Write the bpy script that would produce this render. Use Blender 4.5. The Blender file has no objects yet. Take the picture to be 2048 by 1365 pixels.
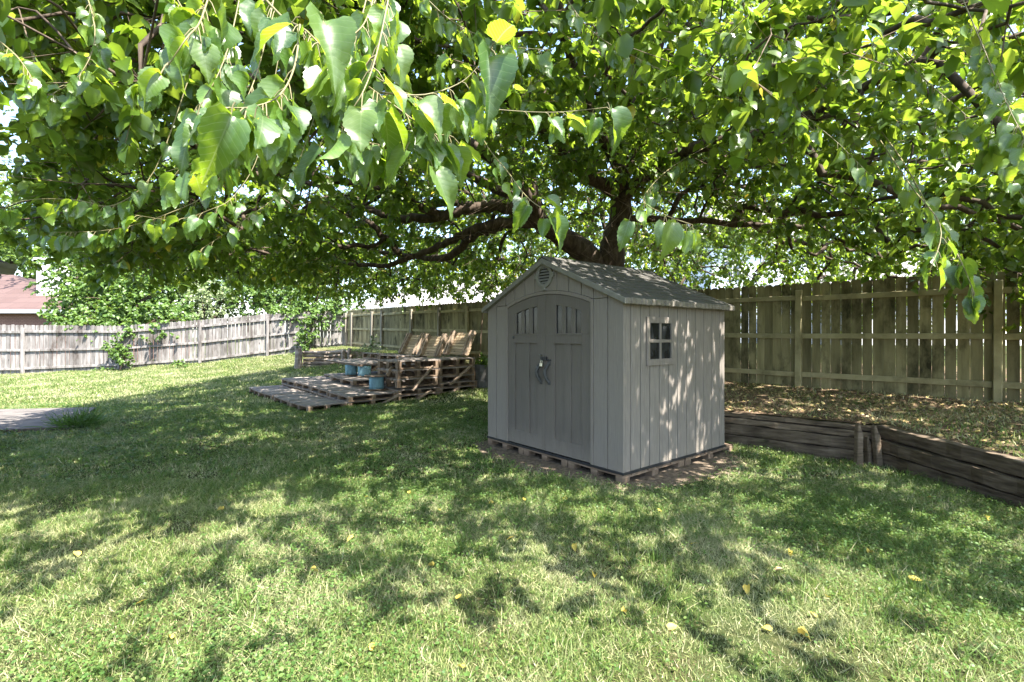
import bpy, math, random
import numpy as np
from mathutils import Vector, Matrix

rng = np.random.default_rng(7)
random.seed(7)
C = bpy.context.scene.collection
S = bpy.context.scene
R = math.radians

# ------------------------------------------------------------------ camera
F, CX, HOR, CAMZ = 960.4, 1024.0, 673.35, 1.53
cam_d = bpy.data.cameras.new('camera')
cam = bpy.data.objects.new('camera', cam_d)
C.objects.link(cam)
cam.location = (0, 0, CAMZ)
cam.rotation_euler = (R(90), 0, 0)
cam_d.sensor_width = 36
cam_d.lens = 36 * F / 2048
cam_d.shift_y = -(682.5 - HOR) / 2048
cam_d.clip_start = 0.05
cam_d.clip_end = 2000
S.camera = cam

# ------------------------------------------------------------------ light
SUN_EL, SUN_AZ = R(61), (0.75, -0.66)
EXPOSURE = 2.38
sh = Vector((SUN_AZ[0], SUN_AZ[1], 0)).normalized()
SUN = Vector((sh.x * math.cos(SUN_EL), sh.y * math.cos(SUN_EL), math.sin(SUN_EL)))
W = bpy.data.worlds.new('World')
S.world = W
W.use_nodes = True
nt = W.node_tree
sky = nt.nodes.new('ShaderNodeTexSky')
sky.sky_type = 'NISHITA'
sky.sun_disc = False
sky.sun_elevation = SUN_EL
sky.sun_rotation = math.atan2(SUN.x, SUN.y)
sky.dust_density = 1.5
sky.ozone_density = 0.7
sky.air_density = 1.0
nt.nodes['Background'].inputs['Strength'].default_value = 0.15
nt.links.new(sky.outputs[0], nt.nodes['Background'].inputs[0])
sun_d = bpy.data.lights.new('sun', 'SUN')
sun_d.energy = 5.0
sun_d.angle = R(0.53)
sun_d.color = (1.0, 0.95, 0.86)
sun = bpy.data.objects.new('sun', sun_d)
C.objects.link(sun)
sun.rotation_euler = SUN.to_track_quat('Z', 'Y').to_euler()
S.view_settings.view_transform = 'Standard'
S.view_settings.look = 'None'
S.view_settings.exposure = EXPOSURE
S.view_settings.gamma = 1
S.render.engine = 'CYCLES'
S.cycles.max_bounces = 10
S.cycles.diffuse_bounces = 6
S.cycles.transmission_bounces = 6
S.cycles.glossy_bounces = 3
S.cycles.transparent_max_bounces = 8
S.cycles.use_denoising = True
S.cycles.sample_clamp_indirect = 6


# ------------------------------------------------------------------ helpers
def at(px, py, Y):
    return Vector(((px - CX) / F * Y, Y, CAMZ - (py - HOR) / F * Y))


def zat(py, Y):
    return CAMZ - (py - HOR) / F * Y


def tag(o, label=None, cat=None, group=None, kind=None):
    if label: o['label'] = label
    if cat: o['category'] = cat
    if group: o['group'] = group
    if kind: o['kind'] = kind
    return o


def thing(name, label, cat, loc=(0, 0, 0), rot=(0, 0, 0), group=None):
    o = bpy.data.objects.new(name, None)
    C.objects.link(o)
    o.location = loc
    o.rotation_euler = rot
    o.empty_display_size = 0.1
    return tag(o, label, cat, group)


def copy_tree(o, parent=None):
    c = o.copy()
    C.objects.link(c)
    c.parent = parent
    for ch in list(o.children):
        copy_tree(ch, c)
    return c


class MB:
    def __init__(s):
        s.v, s.f = [], []

    def add(s, vs, fs):
        b = len(s.v)
        s.v += [tuple(v) for v in vs]
        s.f += [tuple(i + b for i in f) for f in fs]
        return s

    def box(s, x0, x1, y0, y1, z0, z1, M=None):
        vs = [Vector(p) for p in ((x0, y0, z0), (x1, y0, z0), (x1, y1, z0), (x0, y1, z0),
                                  (x0, y0, z1), (x1, y0, z1), (x1, y1, z1), (x0, y1, z1))]
        if M is not None: vs = [M @ v for v in vs]
        return s.add(vs, [(0, 3, 2, 1), (4, 5, 6, 7), (0, 1, 5, 4), (1, 2, 6, 5), (2, 3, 7, 6), (3, 0, 4, 7)])

    def beam(s, p0, p1, w, h, up=(0, 0, 1), wob=0.0):
        p0, p1 = Vector(p0), Vector(p1)
        d = (p1 - p0).normalized()
        a = d.cross(Vector(up)).normalized()
        b = a.cross(d)
        vs = []
        for p in (p0, p1):
            for sa, sb in ((-1, -1), (1, -1), (1, 1), (-1, 1)):
                q = p + a * sa * w / 2 + b * sb * h / 2
                if wob: q += Vector([random.uniform(-wob, wob) for _ in range(3)])
                vs.append(q)
        return s.add(vs, [(0, 3, 2, 1), (4, 5, 6, 7), (0, 1, 5, 4), (1, 2, 6, 5), (2, 3, 7, 6), (3, 0, 4, 7)])

    def prism(s, pts, a, b, fn):
        """outline pts (x,z) between depths a and b; fn(x, depth, z) -> point"""
        n = len(pts)
        vs = [fn(x, a, z) for x, z in pts] + [fn(x, b, z) for x, z in pts]
        fs = [tuple(range(n)), tuple(range(2 * n - 1, n - 1, -1))]
        fs += [(i, i + n, (i + 1) % n + n, (i + 1) % n) for i in range(n)]
        return s.add(vs, fs)

    def tube(s, pts, rad, n=8, cap=True):
        pts = [Vector(p) for p in pts]
        if not hasattr(rad, '__len__'): rad = [rad] * len(pts)
        ref = None
        rings = []
        for i, p in enumerate(pts):
            d = (pts[min(i + 1, len(pts) - 1)] - pts[max(i - 1, 0)]).normalized()
            if ref is None:
                ref = d.orthogonal().normalized()
            ref = (ref - d * ref.dot(d)).normalized()
            b = d.cross(ref)
            rings.append([p + (ref * math.cos(2 * math.pi * k / n) + b * math.sin(2 * math.pi * k / n)) * rad[i] for k in range(n)])
        vs = [v for r in rings for v in r]
        fs = []
        for i in range(len(pts) - 1):
            for k in range(n):
                fs.append((i * n + k, i * n + (k + 1) % n, (i + 1) * n + (k + 1) % n, (i + 1) * n + k))
        if cap:
            fs.append(tuple(range(n - 1, -1, -1)))
            fs.append(tuple((len(pts) - 1) * n + k for k in range(n)))
        return s.add(vs, fs)

    def lathe(s, prof, n=24, M=None, cap=True):
        vs, fs = [], []
        for r, z in prof:
            for k in range(n):
                a = 2 * math.pi * k / n
                v = Vector((r * math.cos(a), r * math.sin(a), z))
                vs.append(M @ v if M is not None else v)
        for i in range(len(prof) - 1):
            for k in range(n):
                fs.append((i * n + k, i * n + (k + 1) % n, (i + 1) * n + (k + 1) % n, (i + 1) * n + k))
        if cap:
            fs.append(tuple(range(n - 1, -1, -1)))
            fs.append(tuple((len(prof) - 1) * n + k for k in range(n)))
        return s.add(vs, fs)

    def build(s, name, mat, parent=None, world=False, smooth=False, bevel=0):
        off = Vector(parent.location) if (world and parent) else Vector((0, 0, 0))
        me = bpy.data.meshes.new(name)
        me.from_pydata([tuple(Vector(v) - off) for v in s.v] if world else s.v, [], s.f)
        me.materials.append(mat)
        if smooth:
            me.polygons.foreach_set('use_smooth', [True] * len(me.polygons))
        o = bpy.data.objects.new(name, me)
        C.objects.link(o)
        o.parent = parent
        if bevel:
            b = o.modifiers.new('edge', 'BEVEL')
            b.width = bevel
            b.segments = 1
            b.limit_method = 'ANGLE'
        return o


def mass(name, tv, tf, M3, pos, mat, parent=None, uv=None, smooth=True):
    """one mesh of many copies of a template: M3 (n,3,3) columns = template axes, pos (n,3)"""
    tv = np.asarray(tv, float)
    n, k = len(pos), len(tv)
    V = np.einsum('nij,kj->nki', M3, tv) + np.asarray(pos)[:, None, :]
    if parent is not None: V = V - np.array(parent.location)[None, None, :]
    lt = np.array([len(f) for f in tf])
    li = np.array([i for f in tf for i in f])
    me = bpy.data.meshes.new(name)
    me.vertices.add(n * k)
    me.vertices.foreach_set('co', V.astype(np.float32).ravel())
    L = (li[None, :] + (np.arange(n) * k)[:, None]).ravel().astype(np.int32)
    me.loops.add(len(L))
    me.loops.foreach_set('vertex_index', L)
    tot = np.tile(lt, n)
    st = np.concatenate([[0], np.cumsum(tot)[:-1]]).astype(np.int32)
    me.polygons.add(len(tot))
    me.polygons.foreach_set('loop_start', st)
    me.polygons.foreach_set('use_smooth', np.full(len(tot), smooth))
    if uv is not None:
        ul = me.uv_layers.new(name='uv')
        ul.data.foreach_set('uv', np.tile(np.asarray(uv, np.float32)[li], (n, 1)).ravel())
    me.update(calc_edges=True)
    me.materials.append(mat)
    o = bpy.data.objects.new(name, me)
    C.objects.link(o)
    o.parent = parent
    return o


def norm(a):
    return a / np.maximum(np.linalg.norm(a, axis=-1, keepdims=True), 1e-9)


def frames(tip, nrm, sx, sy, sz):
    """template x = across, y = along (tip), z = normal"""
    y = norm(tip)
    x = norm(np.cross(y, nrm))
    z = np.cross(x, y)
    return np.stack([x * np.asarray(sx)[:, None], y * np.asarray(sy)[:, None], z * np.asarray(sz)[:, None]], axis=-1)


# ------------------------------------------------------------------ materials
def mat_new(name):
    m = bpy.data.materials.new(name)
    m.use_nodes = True
    n = m.node_tree
    return m, n, n.nodes['Principled BSDF'], n.nodes['Material Output']


def N(n, t, **kw):
    o = n.nodes.new(t)
    for k, v in kw.items(): setattr(o, k, v)
    return o


def ramp(n, src, stops):
    r = N(n, 'ShaderNodeValToRGB')
    e = r.color_ramp.elements
    while len(e) > 1: e.remove(e[-1])
    for i, (p, c) in enumerate(stops):
        x = e[0] if i == 0 else e.new(p)
        x.position = p
        x.color = (c[0], c[1], c[2], 1)
    n.links.new(src, r.inputs[0])
    return r.outputs[0]


def noise(n, scale, detail=4, vec=None, stretch=None, rough=0.6, coord='Object'):
    tc = N(n, 'ShaderNodeTexCoord')
    src = tc.outputs[coord] if vec is None else vec
    if stretch:
        mp = N(n, 'ShaderNodeMapping')
        mp.inputs['Scale'].default_value = stretch
        n.links.new(src, mp.inputs[0])
        src = mp.outputs[0]
    t = N(n, 'ShaderNodeTexNoise')
    t.inputs['Scale'].default_value = scale
    t.inputs['Detail'].default_value = detail
    t.inputs['Roughness'].default_value = rough
    n.links.new(src, t.inputs['Vector'])
    return t.outputs['Fac']


def mix(n, fac, a, b, mode='MIX'):
    m = N(n, 'ShaderNodeMix', data_type='RGBA', blend_type=mode)
    for s, v in ((m.inputs['Factor'], fac), (m.inputs['A'], a), (m.inputs['B'], b)):
        if hasattr(v, 'is_output'):
            n.links.new(v, s)
        else:
            s.default_value = v if not hasattr(v, '__len__') else (v[0], v[1], v[2], 1)
    return m.outputs['Result']


def math_(n, op, a, b=None):
    m = N(n, 'ShaderNodeMath', operation=op)
    for i, v in enumerate((a, b)):
        if v is None: continue
        if hasattr(v, 'is_output'):
            n.links.new(v, m.inputs[i])
        else:
            m.inputs[i].default_value = v
    return m.outputs[0]


def bump(n, bs, h, strength=0.4, dist=0.01):
    b = N(n, 'ShaderNodeBump')
    b.inputs['Strength'].default_value = strength
    b.inputs['Distance'].default_value = dist
    n.links.new(h, b.inputs['Height'])
    n.links.new(b.outputs[0], bs.inputs['Normal'])


def island(n):
    return N(n, 'ShaderNodeNewGeometry').outputs['Random Per Island']


def wood(name, stops, stretch=(1, 1, 1), scale=6, vary=0.35, stain=None, stain_scale=1.2, stain_stretch=(1, 1, .4), stain_lo=.5, rough=.85, bs_=.5):
    m, n, b, o = mat_new(name)
    tc = N(n, 'ShaderNodeTexCoord')
    isl = island(n)
    add = N(n, 'ShaderNodeVectorMath', operation='ADD')
    sc = N(n, 'ShaderNodeMath', operation='MULTIPLY')
    n.links.new(isl, sc.inputs[0])
    sc.inputs[1].default_value = 37.0
    n.links.new(tc.outputs['Object'], add.inputs[0])
    n.links.new(sc.outputs[0], add.inputs[1])
    g = noise(n, scale, 6, vec=add.outputs[0], stretch=stretch)
    col = ramp(n, g, stops)
    v = math_(n, 'ADD', math_(n, 'MULTIPLY', isl, vary * 2), 1 - vary)
    col = mix(n, 1.0, col, N_rgb(n, v), 'MULTIPLY')
    vo = N(n, 'ShaderNodeTexVoronoi')
    vo.inputs['Scale'].default_value = 2.6
    mpk = N(n, 'ShaderNodeMapping')
    mpk.inputs['Scale'].default_value = [max(.3, min(s_, 1) ** .35) for s_ in stretch]
    n.links.new(add.outputs[0], mpk.inputs[0])
    n.links.new(mpk.outputs[0], vo.inputs['Vector'])
    kn = ramp(n, vo.outputs['Distance'], [(.045, (1, 1, 1)), (.085, (0, 0, 0))])
    col = mix(n, math_(n, 'MULTIPLY', kn, .7), col, [x * .35 for x in stops[0][1]])
    if stain:
        sn = noise(n, stain_scale, 5, stretch=stain_stretch, rough=.7)
        f = ramp(n, sn, [(stain_lo, (0, 0, 0)), (stain_lo + .18, (1, 1, 1))])
        col = mix(n, f, col, stain)
    n.links.new(col, b.inputs['Base Color'])
    b.inputs['Roughness'].default_value = rough
    b.inputs['Specular IOR Level'].default_value = .25
    bump(n, b, g, bs_, .008)
    return m


def N_rgb(n, v):
    c = N(n, 'ShaderNodeCombineColor')
    for i in range(3): n.links.new(v, c.inputs[i])
    return c.outputs[0]


def plain(name, col, rough=.6, nscale=8, amt=.25, bmp=.1, metal=0, stretch=None, spec=.4):
    m, n, b, o = mat_new(name)
    g = noise(n, nscale, 5, stretch=stretch)
    lo = [c * (1 - amt) for c in col]
    hi = [c * (1 + amt) for c in col]
    n.links.new(ramp(n, g, [(.3, lo), (.7, hi)]), b.inputs['Base Color'])
    b.inputs['Roughness'].default_value = rough
    b.inputs['Metallic'].default_value = metal
    b.inputs['Specular IOR Level'].default_value = spec
    if bmp: bump(n, b, g, bmp, .01)
    return m


def leafmat(name, stops, trans, tfac=.42, rough=.42, spec=.45, under=1.35, veins=False, dry=None):
    m, n, b, o = mat_new(name)
    isl = island(n)
    col = ramp(n, isl, stops)
    geo = N(n, 'ShaderNodeNewGeometry')
    pale = mix(n, 1.0, col, (under, under * .98, under * .8), 'MULTIPLY')
    col = mix(n, geo.outputs['Backfacing'], col, pale)
    tcol = mix(n, isl, trans[0], trans[1])
    if dry:
        f = ramp(n, noise(n, .9, 4, rough=.7), [(.46, (0, 0, 0)), (.62, (1, 1, 1))])
        f = math_(n, 'MULTIPLY', f, math_(n, 'ADD', math_(n, 'MULTIPLY', isl, .5), .3))
        col = mix(n, f, col, dry)
        tcol = mix(n, f, tcol, dry)
    if veins:
        bl = ramp(n, noise(n, 30, 4), [(.35, (.75, .78, .7)), (.65, (1.2, 1.15, 1.1))])
        col = mix(n, 1.0, col, bl, 'MULTIPLY')
    if veins:
        tc = N(n, 'ShaderNodeTexCoord')
        sp = N(n, 'ShaderNodeSeparateXYZ')
        n.links.new(tc.outputs['UV'], sp.inputs[0])
        u = math_(n, 'ABSOLUTE', math_(n, 'SUBTRACT', sp.outputs[0], .5))
        vv = math_(n, 'SUBTRACT', sp.outputs[1], math_(n, 'MULTIPLY', u, .75))
        fr = math_(n, 'FRACT', math_(n, 'MULTIPLY', vv, 9.0))
        tri = math_(n, 'ABSOLUTE', math_(n, 'SUBTRACT', fr, .5))
        side = math_(n, 'GREATER_THAN', tri, .455)
        midr = math_(n, 'LESS_THAN', u, .014)
        ve = math_(n, 'MAXIMUM', side, midr)
        col = mix(n, math_(n, 'MULTIPLY', ve, .2), col, (.22, .30, .10))
        tcol = mix(n, math_(n, 'MULTIPLY', ve, .4), tcol, (.55, .62, .25))
        hh = math_(n, 'ADD', math_(n, 'MULTIPLY', tri, -1.0), math_(n, 'MULTIPLY', noise(n, 45, 4, stretch=(1, 1, 1)), 2.2))
        bump(n, b, hh, .10, .003)
    n.links.new(col, b.inputs['Base Color'])
    b.inputs['Roughness'].default_value = rough
    b.inputs['Specular IOR Level'].default_value = spec
    t = N(n, 'ShaderNodeBsdfTranslucent')
    n.links.new(tcol, t.inputs[0])
    ms = N(n, 'ShaderNodeMixShader')
    ms.inputs[0].default_value = tfac
    n.links.new(b.outputs[0], ms.inputs[1])
    n.links.new(t.outputs[0], ms.inputs[2])
    n.links.new(ms.outputs[0], o.inputs[0])
    return m


M_leaf = leafmat('mulberry_leaf', [(0, (.030, .062, .010)), (.5, (.048, .092, .013)), (.93, (.075, .125, .018)), (.985, (.085, .13, .018)), (.99, (.5, .38, .04))],
                 ((.18, .31, .022), (.38, .50, .045)), tfac=.47, rough=.36, spec=.6)
M_hero = leafmat('mulberry_leaf_near', [(0, (.036, .088, .018)), (.6, (.062, .128, .024)), (1, (.09, .155, .03))],
                 ((.22, .36, .018), (.42, .56, .03)), tfac=.42, rough=.42, spec=.9, veins=True)
M_tree2 = leafmat('far_leaf', [(0, (.04, .08, .02)), (1, (.09, .145, .04))], ((.18, .30, .04), (.30, .42, .07)), tfac=.4, rough=.55)
M_pale = leafmat('pale_leaf', [(0, (.09, .13, .065)), (1, (.19, .23, .14))], ((.2, .28, .08), (.28, .35, .14)), tfac=.35, rough=.5)
M_bush = leafmat('bush_leaf', [(0, (.035, .075, .018)), (1, (.085, .145, .035))], ((.16, .28, .03), (.28, .40, .06)), tfac=.36, rough=.45)
M_bark = wood('bark', [(.25, (.022, .016, .012)), (.5, (.06, .042, .030)), (.75, (.13, .10, .075))], stretch=(1, 1, .35), scale=14, vary=.1, bs_=1.0)
M_twig = plain('twig_bark', (.13, .095, .065), .9, 20, .4)
M_stem = plain('green_stem', (.15, .13, .055), .6, 20, .2)
M_wl = wood('grey_fence_wood', [(.25, (.06, .053, .048)), (.5, (.165, .152, .144)), (.75, (.28, .262, .25))], stretch=(1, 1, .12), scale=11, vary=.3,
            stain=(.055, .043, .036), stain_scale=1.9, stain_stretch=(1, 1, .3), stain_lo=.5)
M_wr = wood('mossy_fence_wood', [(.2, (.07, .062, .033)), (.5, (.20, .175, .095)), (.8, (.31, .275, .16))], stretch=(1, 1, .12), scale=9, vary=.3,
            stain=(.030, .028, .014), stain_scale=2.2, stain_stretch=(1, 1, .5), stain_lo=.5)
M_wrb = wood('mossy_rail_wood', [(.2, (.12, .106, .058)), (.5, (.26, .23, .135)), (.8, (.36, .32, .20))], stretch=(.5, .5, .4), scale=9, vary=.2,
             stain=(.05, .05, .02), stain_lo=.58)
M_post = wood('sunlit_post_wood', [(.2, (.12, .105, .085)), (.5, (.21, .19, .155)), (.8, (.30, .275, .235))], stretch=(1, 1, .15), scale=9, vary=.2)  # far right-fence posts: the sunlight on them is put into the wood colour
M_pal = wood('pallet_wood', [(.2, (.055, .037, .026)), (.5, (.165, .117, .08)), (.8, (.28, .21, .152))], stretch=(.25, 1, 1), scale=11, vary=.35,
             stain=(.05, .038, .03), stain_scale=2.2, stain_lo=.6)
M_paltop = wood('grey_deck_wood', [(.2, (.085, .068, .056)), (.5, (.20, .168, .148)), (.8, (.31, .27, .24))], stretch=(.2, 1, 1), scale=11, vary=.3,
                stain=(.07, .06, .055), stain_scale=2.2, stain_lo=.6)
M_palnew = wood('tan_pallet_wood', [(.2, (.20, .14, .085)), (.5, (.36, .265, .17)), (.8, (.47, .36, .25))], stretch=(.2, 1, 1), scale=11, vary=.22,
                stain=(.12, .08, .05), stain_scale=3, stain_lo=.63)
M_beam = wood('brown_beam_wood', [(.2, (.10, .07, .05)), (.5, (.22, .165, .12)), (.8, (.33, .26, .20))], stretch=(1, .2, 1), scale=11, vary=.25)
M_tie = wood('retaining_timber', [(.25, (.028, .020, .014)), (.45, (.095, .070, .049)), (.6, (.145, .110, .078)), (.8, (.25, .20, .15))], stretch=(.35, .35, 2.4), scale=11, vary=.35,
             stain=(.06, .07, .025), stain_scale=2.5, stain_stretch=(1, 1, 1), stain_lo=.6, bs_=1.0)
M_log = wood('log_wood', [(.2, (.08, .06, .05)), (.5, (.22, .18, .15)), (.8, (.40, .36, .32))], stretch=(.5, .5, 1.2), scale=8, vary=.3, bs_=1.0)


def siding(name, c):
    m, n, b, o = mat_new(name)
    g = noise(n, 40, 6, stretch=(1, 1, .06))
    w = N(n, 'ShaderNodeTexWave')
    w.inputs['Scale'].default_value = 9
    w.inputs['Distortion'].default_value = 14
    w.inputs['Detail'].default_value = 3
    tc = N(n, 'ShaderNodeTexCoord')
    mp = N(n, 'ShaderNodeMapping')
    mp.inputs['Scale'].default_value = (3, 3, .25)
    n.links.new(tc.outputs['Object'], mp.inputs[0])
    n.links.new(mp.outputs[0], w.inputs['Vector'])
    h = math_(n, 'ADD', math_(n, 'MULTIPLY', g, .6), math_(n, 'MULTIPLY', w.outputs['Fac'], .4))
    col = ramp(n, h, [(.25, [x * .86 for x in c]), (.75, [x * 1.1 for x in c])])
    dz = noise(n, 1.3, 5, stretch=(1, 1, .5))
    col = mix(n, math_(n, 'MULTIPLY', ramp(n, dz, [(.45, (0, 0, 0)), (.75, (1, 1, 1))]), .25), col, (.20, .17, .14))
    sp = N(n, 'ShaderNodeSeparateXYZ')
    n.links.new(tc.outputs['Object'], sp.inputs[0])
    du = noise(n, 7, 6, stretch=(1, 1, .35), rough=.75)
    lvl = math_(n, 'ADD', sp.outputs[2], math_(n, 'MULTIPLY', du, .55))
    dust = ramp(n, lvl, [(.40, (1, 1, 1)), (.66, (0, 0, 0))])
    col = mix(n, math_(n, 'MULTIPLY', dust, .5), col, (.23, .20, .165))
    st = ramp(n, noise(n, 16, 5, stretch=(1, 1, .05), rough=.7), [(.58, (0, 0, 0)), (.72, (1, 1, 1))])
    col = mix(n, math_(n, 'MULTIPLY', st, .22), col, (.09, .08, .07))
    n.links.new(col, b.inputs['Base Color'])
    b.inputs['Roughness'].default_value = .62
    b.inputs['Specular IOR Level'].default_value = .3
    bump(n, b, h, .35, .004)
    return m


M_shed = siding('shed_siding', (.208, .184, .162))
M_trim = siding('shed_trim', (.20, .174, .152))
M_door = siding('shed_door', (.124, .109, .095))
M_gap = plain('dark_gap', (.02, .02, .02), .9)
M_vent = plain('vent_plastic', (.17, .165, .145), .6, 20, .15)
M_black = plain('black_plastic', (.02, .02, .022), .5)
M_handle = plain('handle_plastic', (.05, .05, .05), .55, 30, .3)
M_brass = plain('lock_metal', (.55, .54, .50), .3, metal=1.0)
M_concrete = plain('concrete', (.098, .086, .078), .95, 3.5, .45, .5)
M_spool = plain('blue_spool_paint', (.145, .27, .325), .65, 12, .35, .2, stretch=(1, 1, .4))
M_gutter = plain('gutter_paint', (.33, .31, .27), .5, 5, .12)
M_siding_w = plain('white_siding', (.78, .76, .74), .7, 3, .05)
M_siding_b = plain('blue_siding', (.62, .68, .76), .7, 3, .05)
M_fascia = plain('grey_fascia', (.30, .31, .33), .6, 3, .08)
M_pot = plain('pot_grey', (.12, .115, .11), .7, 9, .3)
M_yel = leafmat('fallen_leaf', [(0, (.40, .27, .05)), (1, (.50, .42, .11))], ((.5, .38, .05), (.6, .45, .08)), tfac=.25, rough=.6)
M_dryleaf = leafmat('dry_leaf', [(0, (.18, .12, .075)), (.6, (.30, .21, .13)), (.85, (.42, .33, .12)), (1, (.50, .40, .32))], ((.4, .3, .2), (.5, .4, .3)), tfac=.2, rough=.7)


def glassdark(name, c=(.012, .013, .014)):
    m, n, b, o = mat_new(name)
    g = noise(n, 9, 3, stretch=(1, 1, .5))
    n.links.new(ramp(n, g, [(.45, c), (.7, [x * 3 for x in c])]), b.inputs['Base Color'])
    b.inputs['Roughness'].default_value = .15
    b.inputs['Specular IOR Level'].default_value = .3
    return m


M_glass = glassdark('dark_pane')
M_hglass = glassdark('house_pane', (.05, .06, .08))


def shingle(name, c1, c2, sx=6, sy=6, axis='XZ', bmp=.5):
    m, n, b, o = mat_new(name)
    tc = N(n, 'ShaderNodeTexCoord')
    mp = N(n, 'ShaderNodeMapping')
    if axis == 'XZ': mp.inputs['Rotation'].default_value = (R(90), 0, 0)
    n.links.new(tc.outputs['Object'], mp.inputs[0])
    br = N(n, 'ShaderNodeTexBrick')
    br.inputs['Scale'].default_value = 1
    br.inputs['Brick Width'].default_value = .32 * 6 / sx
    br.inputs['Row Height'].default_value = .13 * 6 / sy
    br.inputs['Mortar Size'].default_value = .012
    br.inputs['Color1'].default_value = (*c1, 1)
    br.inputs['Color2'].default_value = (*c2, 1)
    br.inputs['Mortar'].default_value = (*[x * .45 for x in c1], 1)
    n.links.new(mp.outputs[0], br.inputs['Vector'])
    g = noise(n, 30, 4)
    col = mix(n, .35, br.outputs['Color'], ramp(n, g, [(.3, [x * .6 for x in c1]), (.7, [x * 1.3 for x in c2])]))
    n.links.new(col, b.inputs['Base Color'])
    b.inputs['Roughness'].default_value = .9
    bump(n, b, br.outputs['Fac'], -bmp, .01)
    return m


M_roofp = shingle('pink_shingle', (.066, .037, .032), (.088, .053, .047), axis='XZ', sx=2.4, sy=2.4)
M_roofw = shingle('pale_shingle', (.26, .24, .24), (.32, .295, .29), axis='XZ', sx=2.4, sy=2.4)
M_brick = shingle('brown_brick', (.16, .085, .065), (.22, .12, .09), axis='XZ', sx=9, sy=9)
M_roofs = plain('shed_roof_plastic', (.082, .077, .070), .8, 25, .25, .25, spec=.25)
M_eave = plain('shed_eave_plastic', (.17, .152, .128), .7, 18, .3, .3)


def groundmat():
    m, n, b, o = mat_new('lawn_soil')
    a = noise(n, 1.1, 6)
    c = noise(n, 26, 6, rough=.75)
    col = ramp(n, c, [(.3, (.022, .026, .010)), (.5, (.055, .056, .024)), (.7, (.12, .10, .055))])
    col2 = ramp(n, c, [(.3, (.018, .030, .009)), (.6, (.05, .07, .022)), (.75, (.11, .105, .05))])
    n.links.new(mix(n, ramp(n, a, [(.4, (0, 0, 0)), (.6, (1, 1, 1))]), col, col2), b.inputs['Base Color'])
    b.inputs['Roughness'].default_value = 1
    b.inputs['Specular IOR Level'].default_value = .05
    bump(n, b, c, .8, .03)
    return m


def terracemat():
    m, n, b, o = mat_new('leaf_litter_soil')
    a = noise(n, 1.3, 5)
    c = noise(n, 34, 6, rough=.75)
    col = ramp(n, c, [(.28, (.04, .028, .018)), (.5, (.13, .09, .06)), (.72, (.28, .205, .145))])
    col2 = ramp(n, c, [(.3, (.04, .05, .018)), (.6, (.10, .12, .04)), (.75, (.2, .18, .09))])
    n.links.new(mix(n, ramp(n, a, [(.5, (0, 0, 0)), (.68, (1, 1, 1))]), col, col2), b.inputs['Base Color'])
    b.inputs['Roughness'].default_value = 1
    b.inputs['Specular IOR Level'].default_value = .05
    bump(n, b, c, .8, .03)
    return m


M_ground, M_terr = groundmat(), terracemat()
M_soil = plain('bare_soil', (.135, .105, .078), 1, 22, .5, .8, spec=.05)

# ------------------------------------------------------------------ ground heights
LFA = np.array([-7.3, 20.9])            # back corner of the two fences
LFD = np.array([-.9766, -.2149])        # left fence direction, away from the corner
LFN = np.array([-.2149, .9766])         # outward
RF0 = np.array([6.82, 6.75])            # near post of the right fence
RFD = np.array([-.7071, .7071])
WB = [(4.92, -6.0), (4.86, 0.5), (4.72, 4.42), (4.62, 5.98), (4.37, 6.10), (3.15, 7.10), (1.3, 8.7), (.75, 11.7), (-3.9, 16.35), (-6.0, 17.75), (-7.85, 17.75)]   # terrace edge
WF = [(17.5, -3.9), (13.3, .27), (9.2, 4.37), (7.6, 5.97), (6.9, 6.67), (5.65, 7.92), (3.9, 9.67), (1.2, 12.37), (-3.3, 16.87), (-5.2, 18.8), (-7.3, 20.9)]     # fence foot
WZ = [.30, .32, .37, .43, .43, .43, .45, .60, .85, .97, 1.0]
FZ = [.62, .62, .61, .61, .61, .63, .65, .70, .92, 1.0, 1.10]
_q = [-50, 9, 10, 11, 12.2, 13.9, 15.5, 16.8, 18.5, 19.5]
_z = [-.03, -.03, -.01, .02, .09, .22, .46, .69, 1.08, 1.15]


def gz(x, y):
    x, y = np.asarray(x, float), np.asarray(y, float)
    d = (x - LFA[0]) * LFN[0] + (y - LFA[1]) * LFN[1]
    dd = np.maximum(d, 0)
    xx, yy = x - dd * LFN[0], y - dd * LFN[1]
    z = np.interp(yy + .33 * xx, _q, _z)
    z = z + .018 * np.sin(1.7 * x + .6) * np.cos(1.3 * y) + .01 * np.sin(4.1 * x + 2.2 * y)
    # shallow bank where the lawn meets the timber wall on the right
    return z


# wall polyline distance: are we on the terrace?
WBn, WFn = np.array(WB), np.array(WF)


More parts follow.
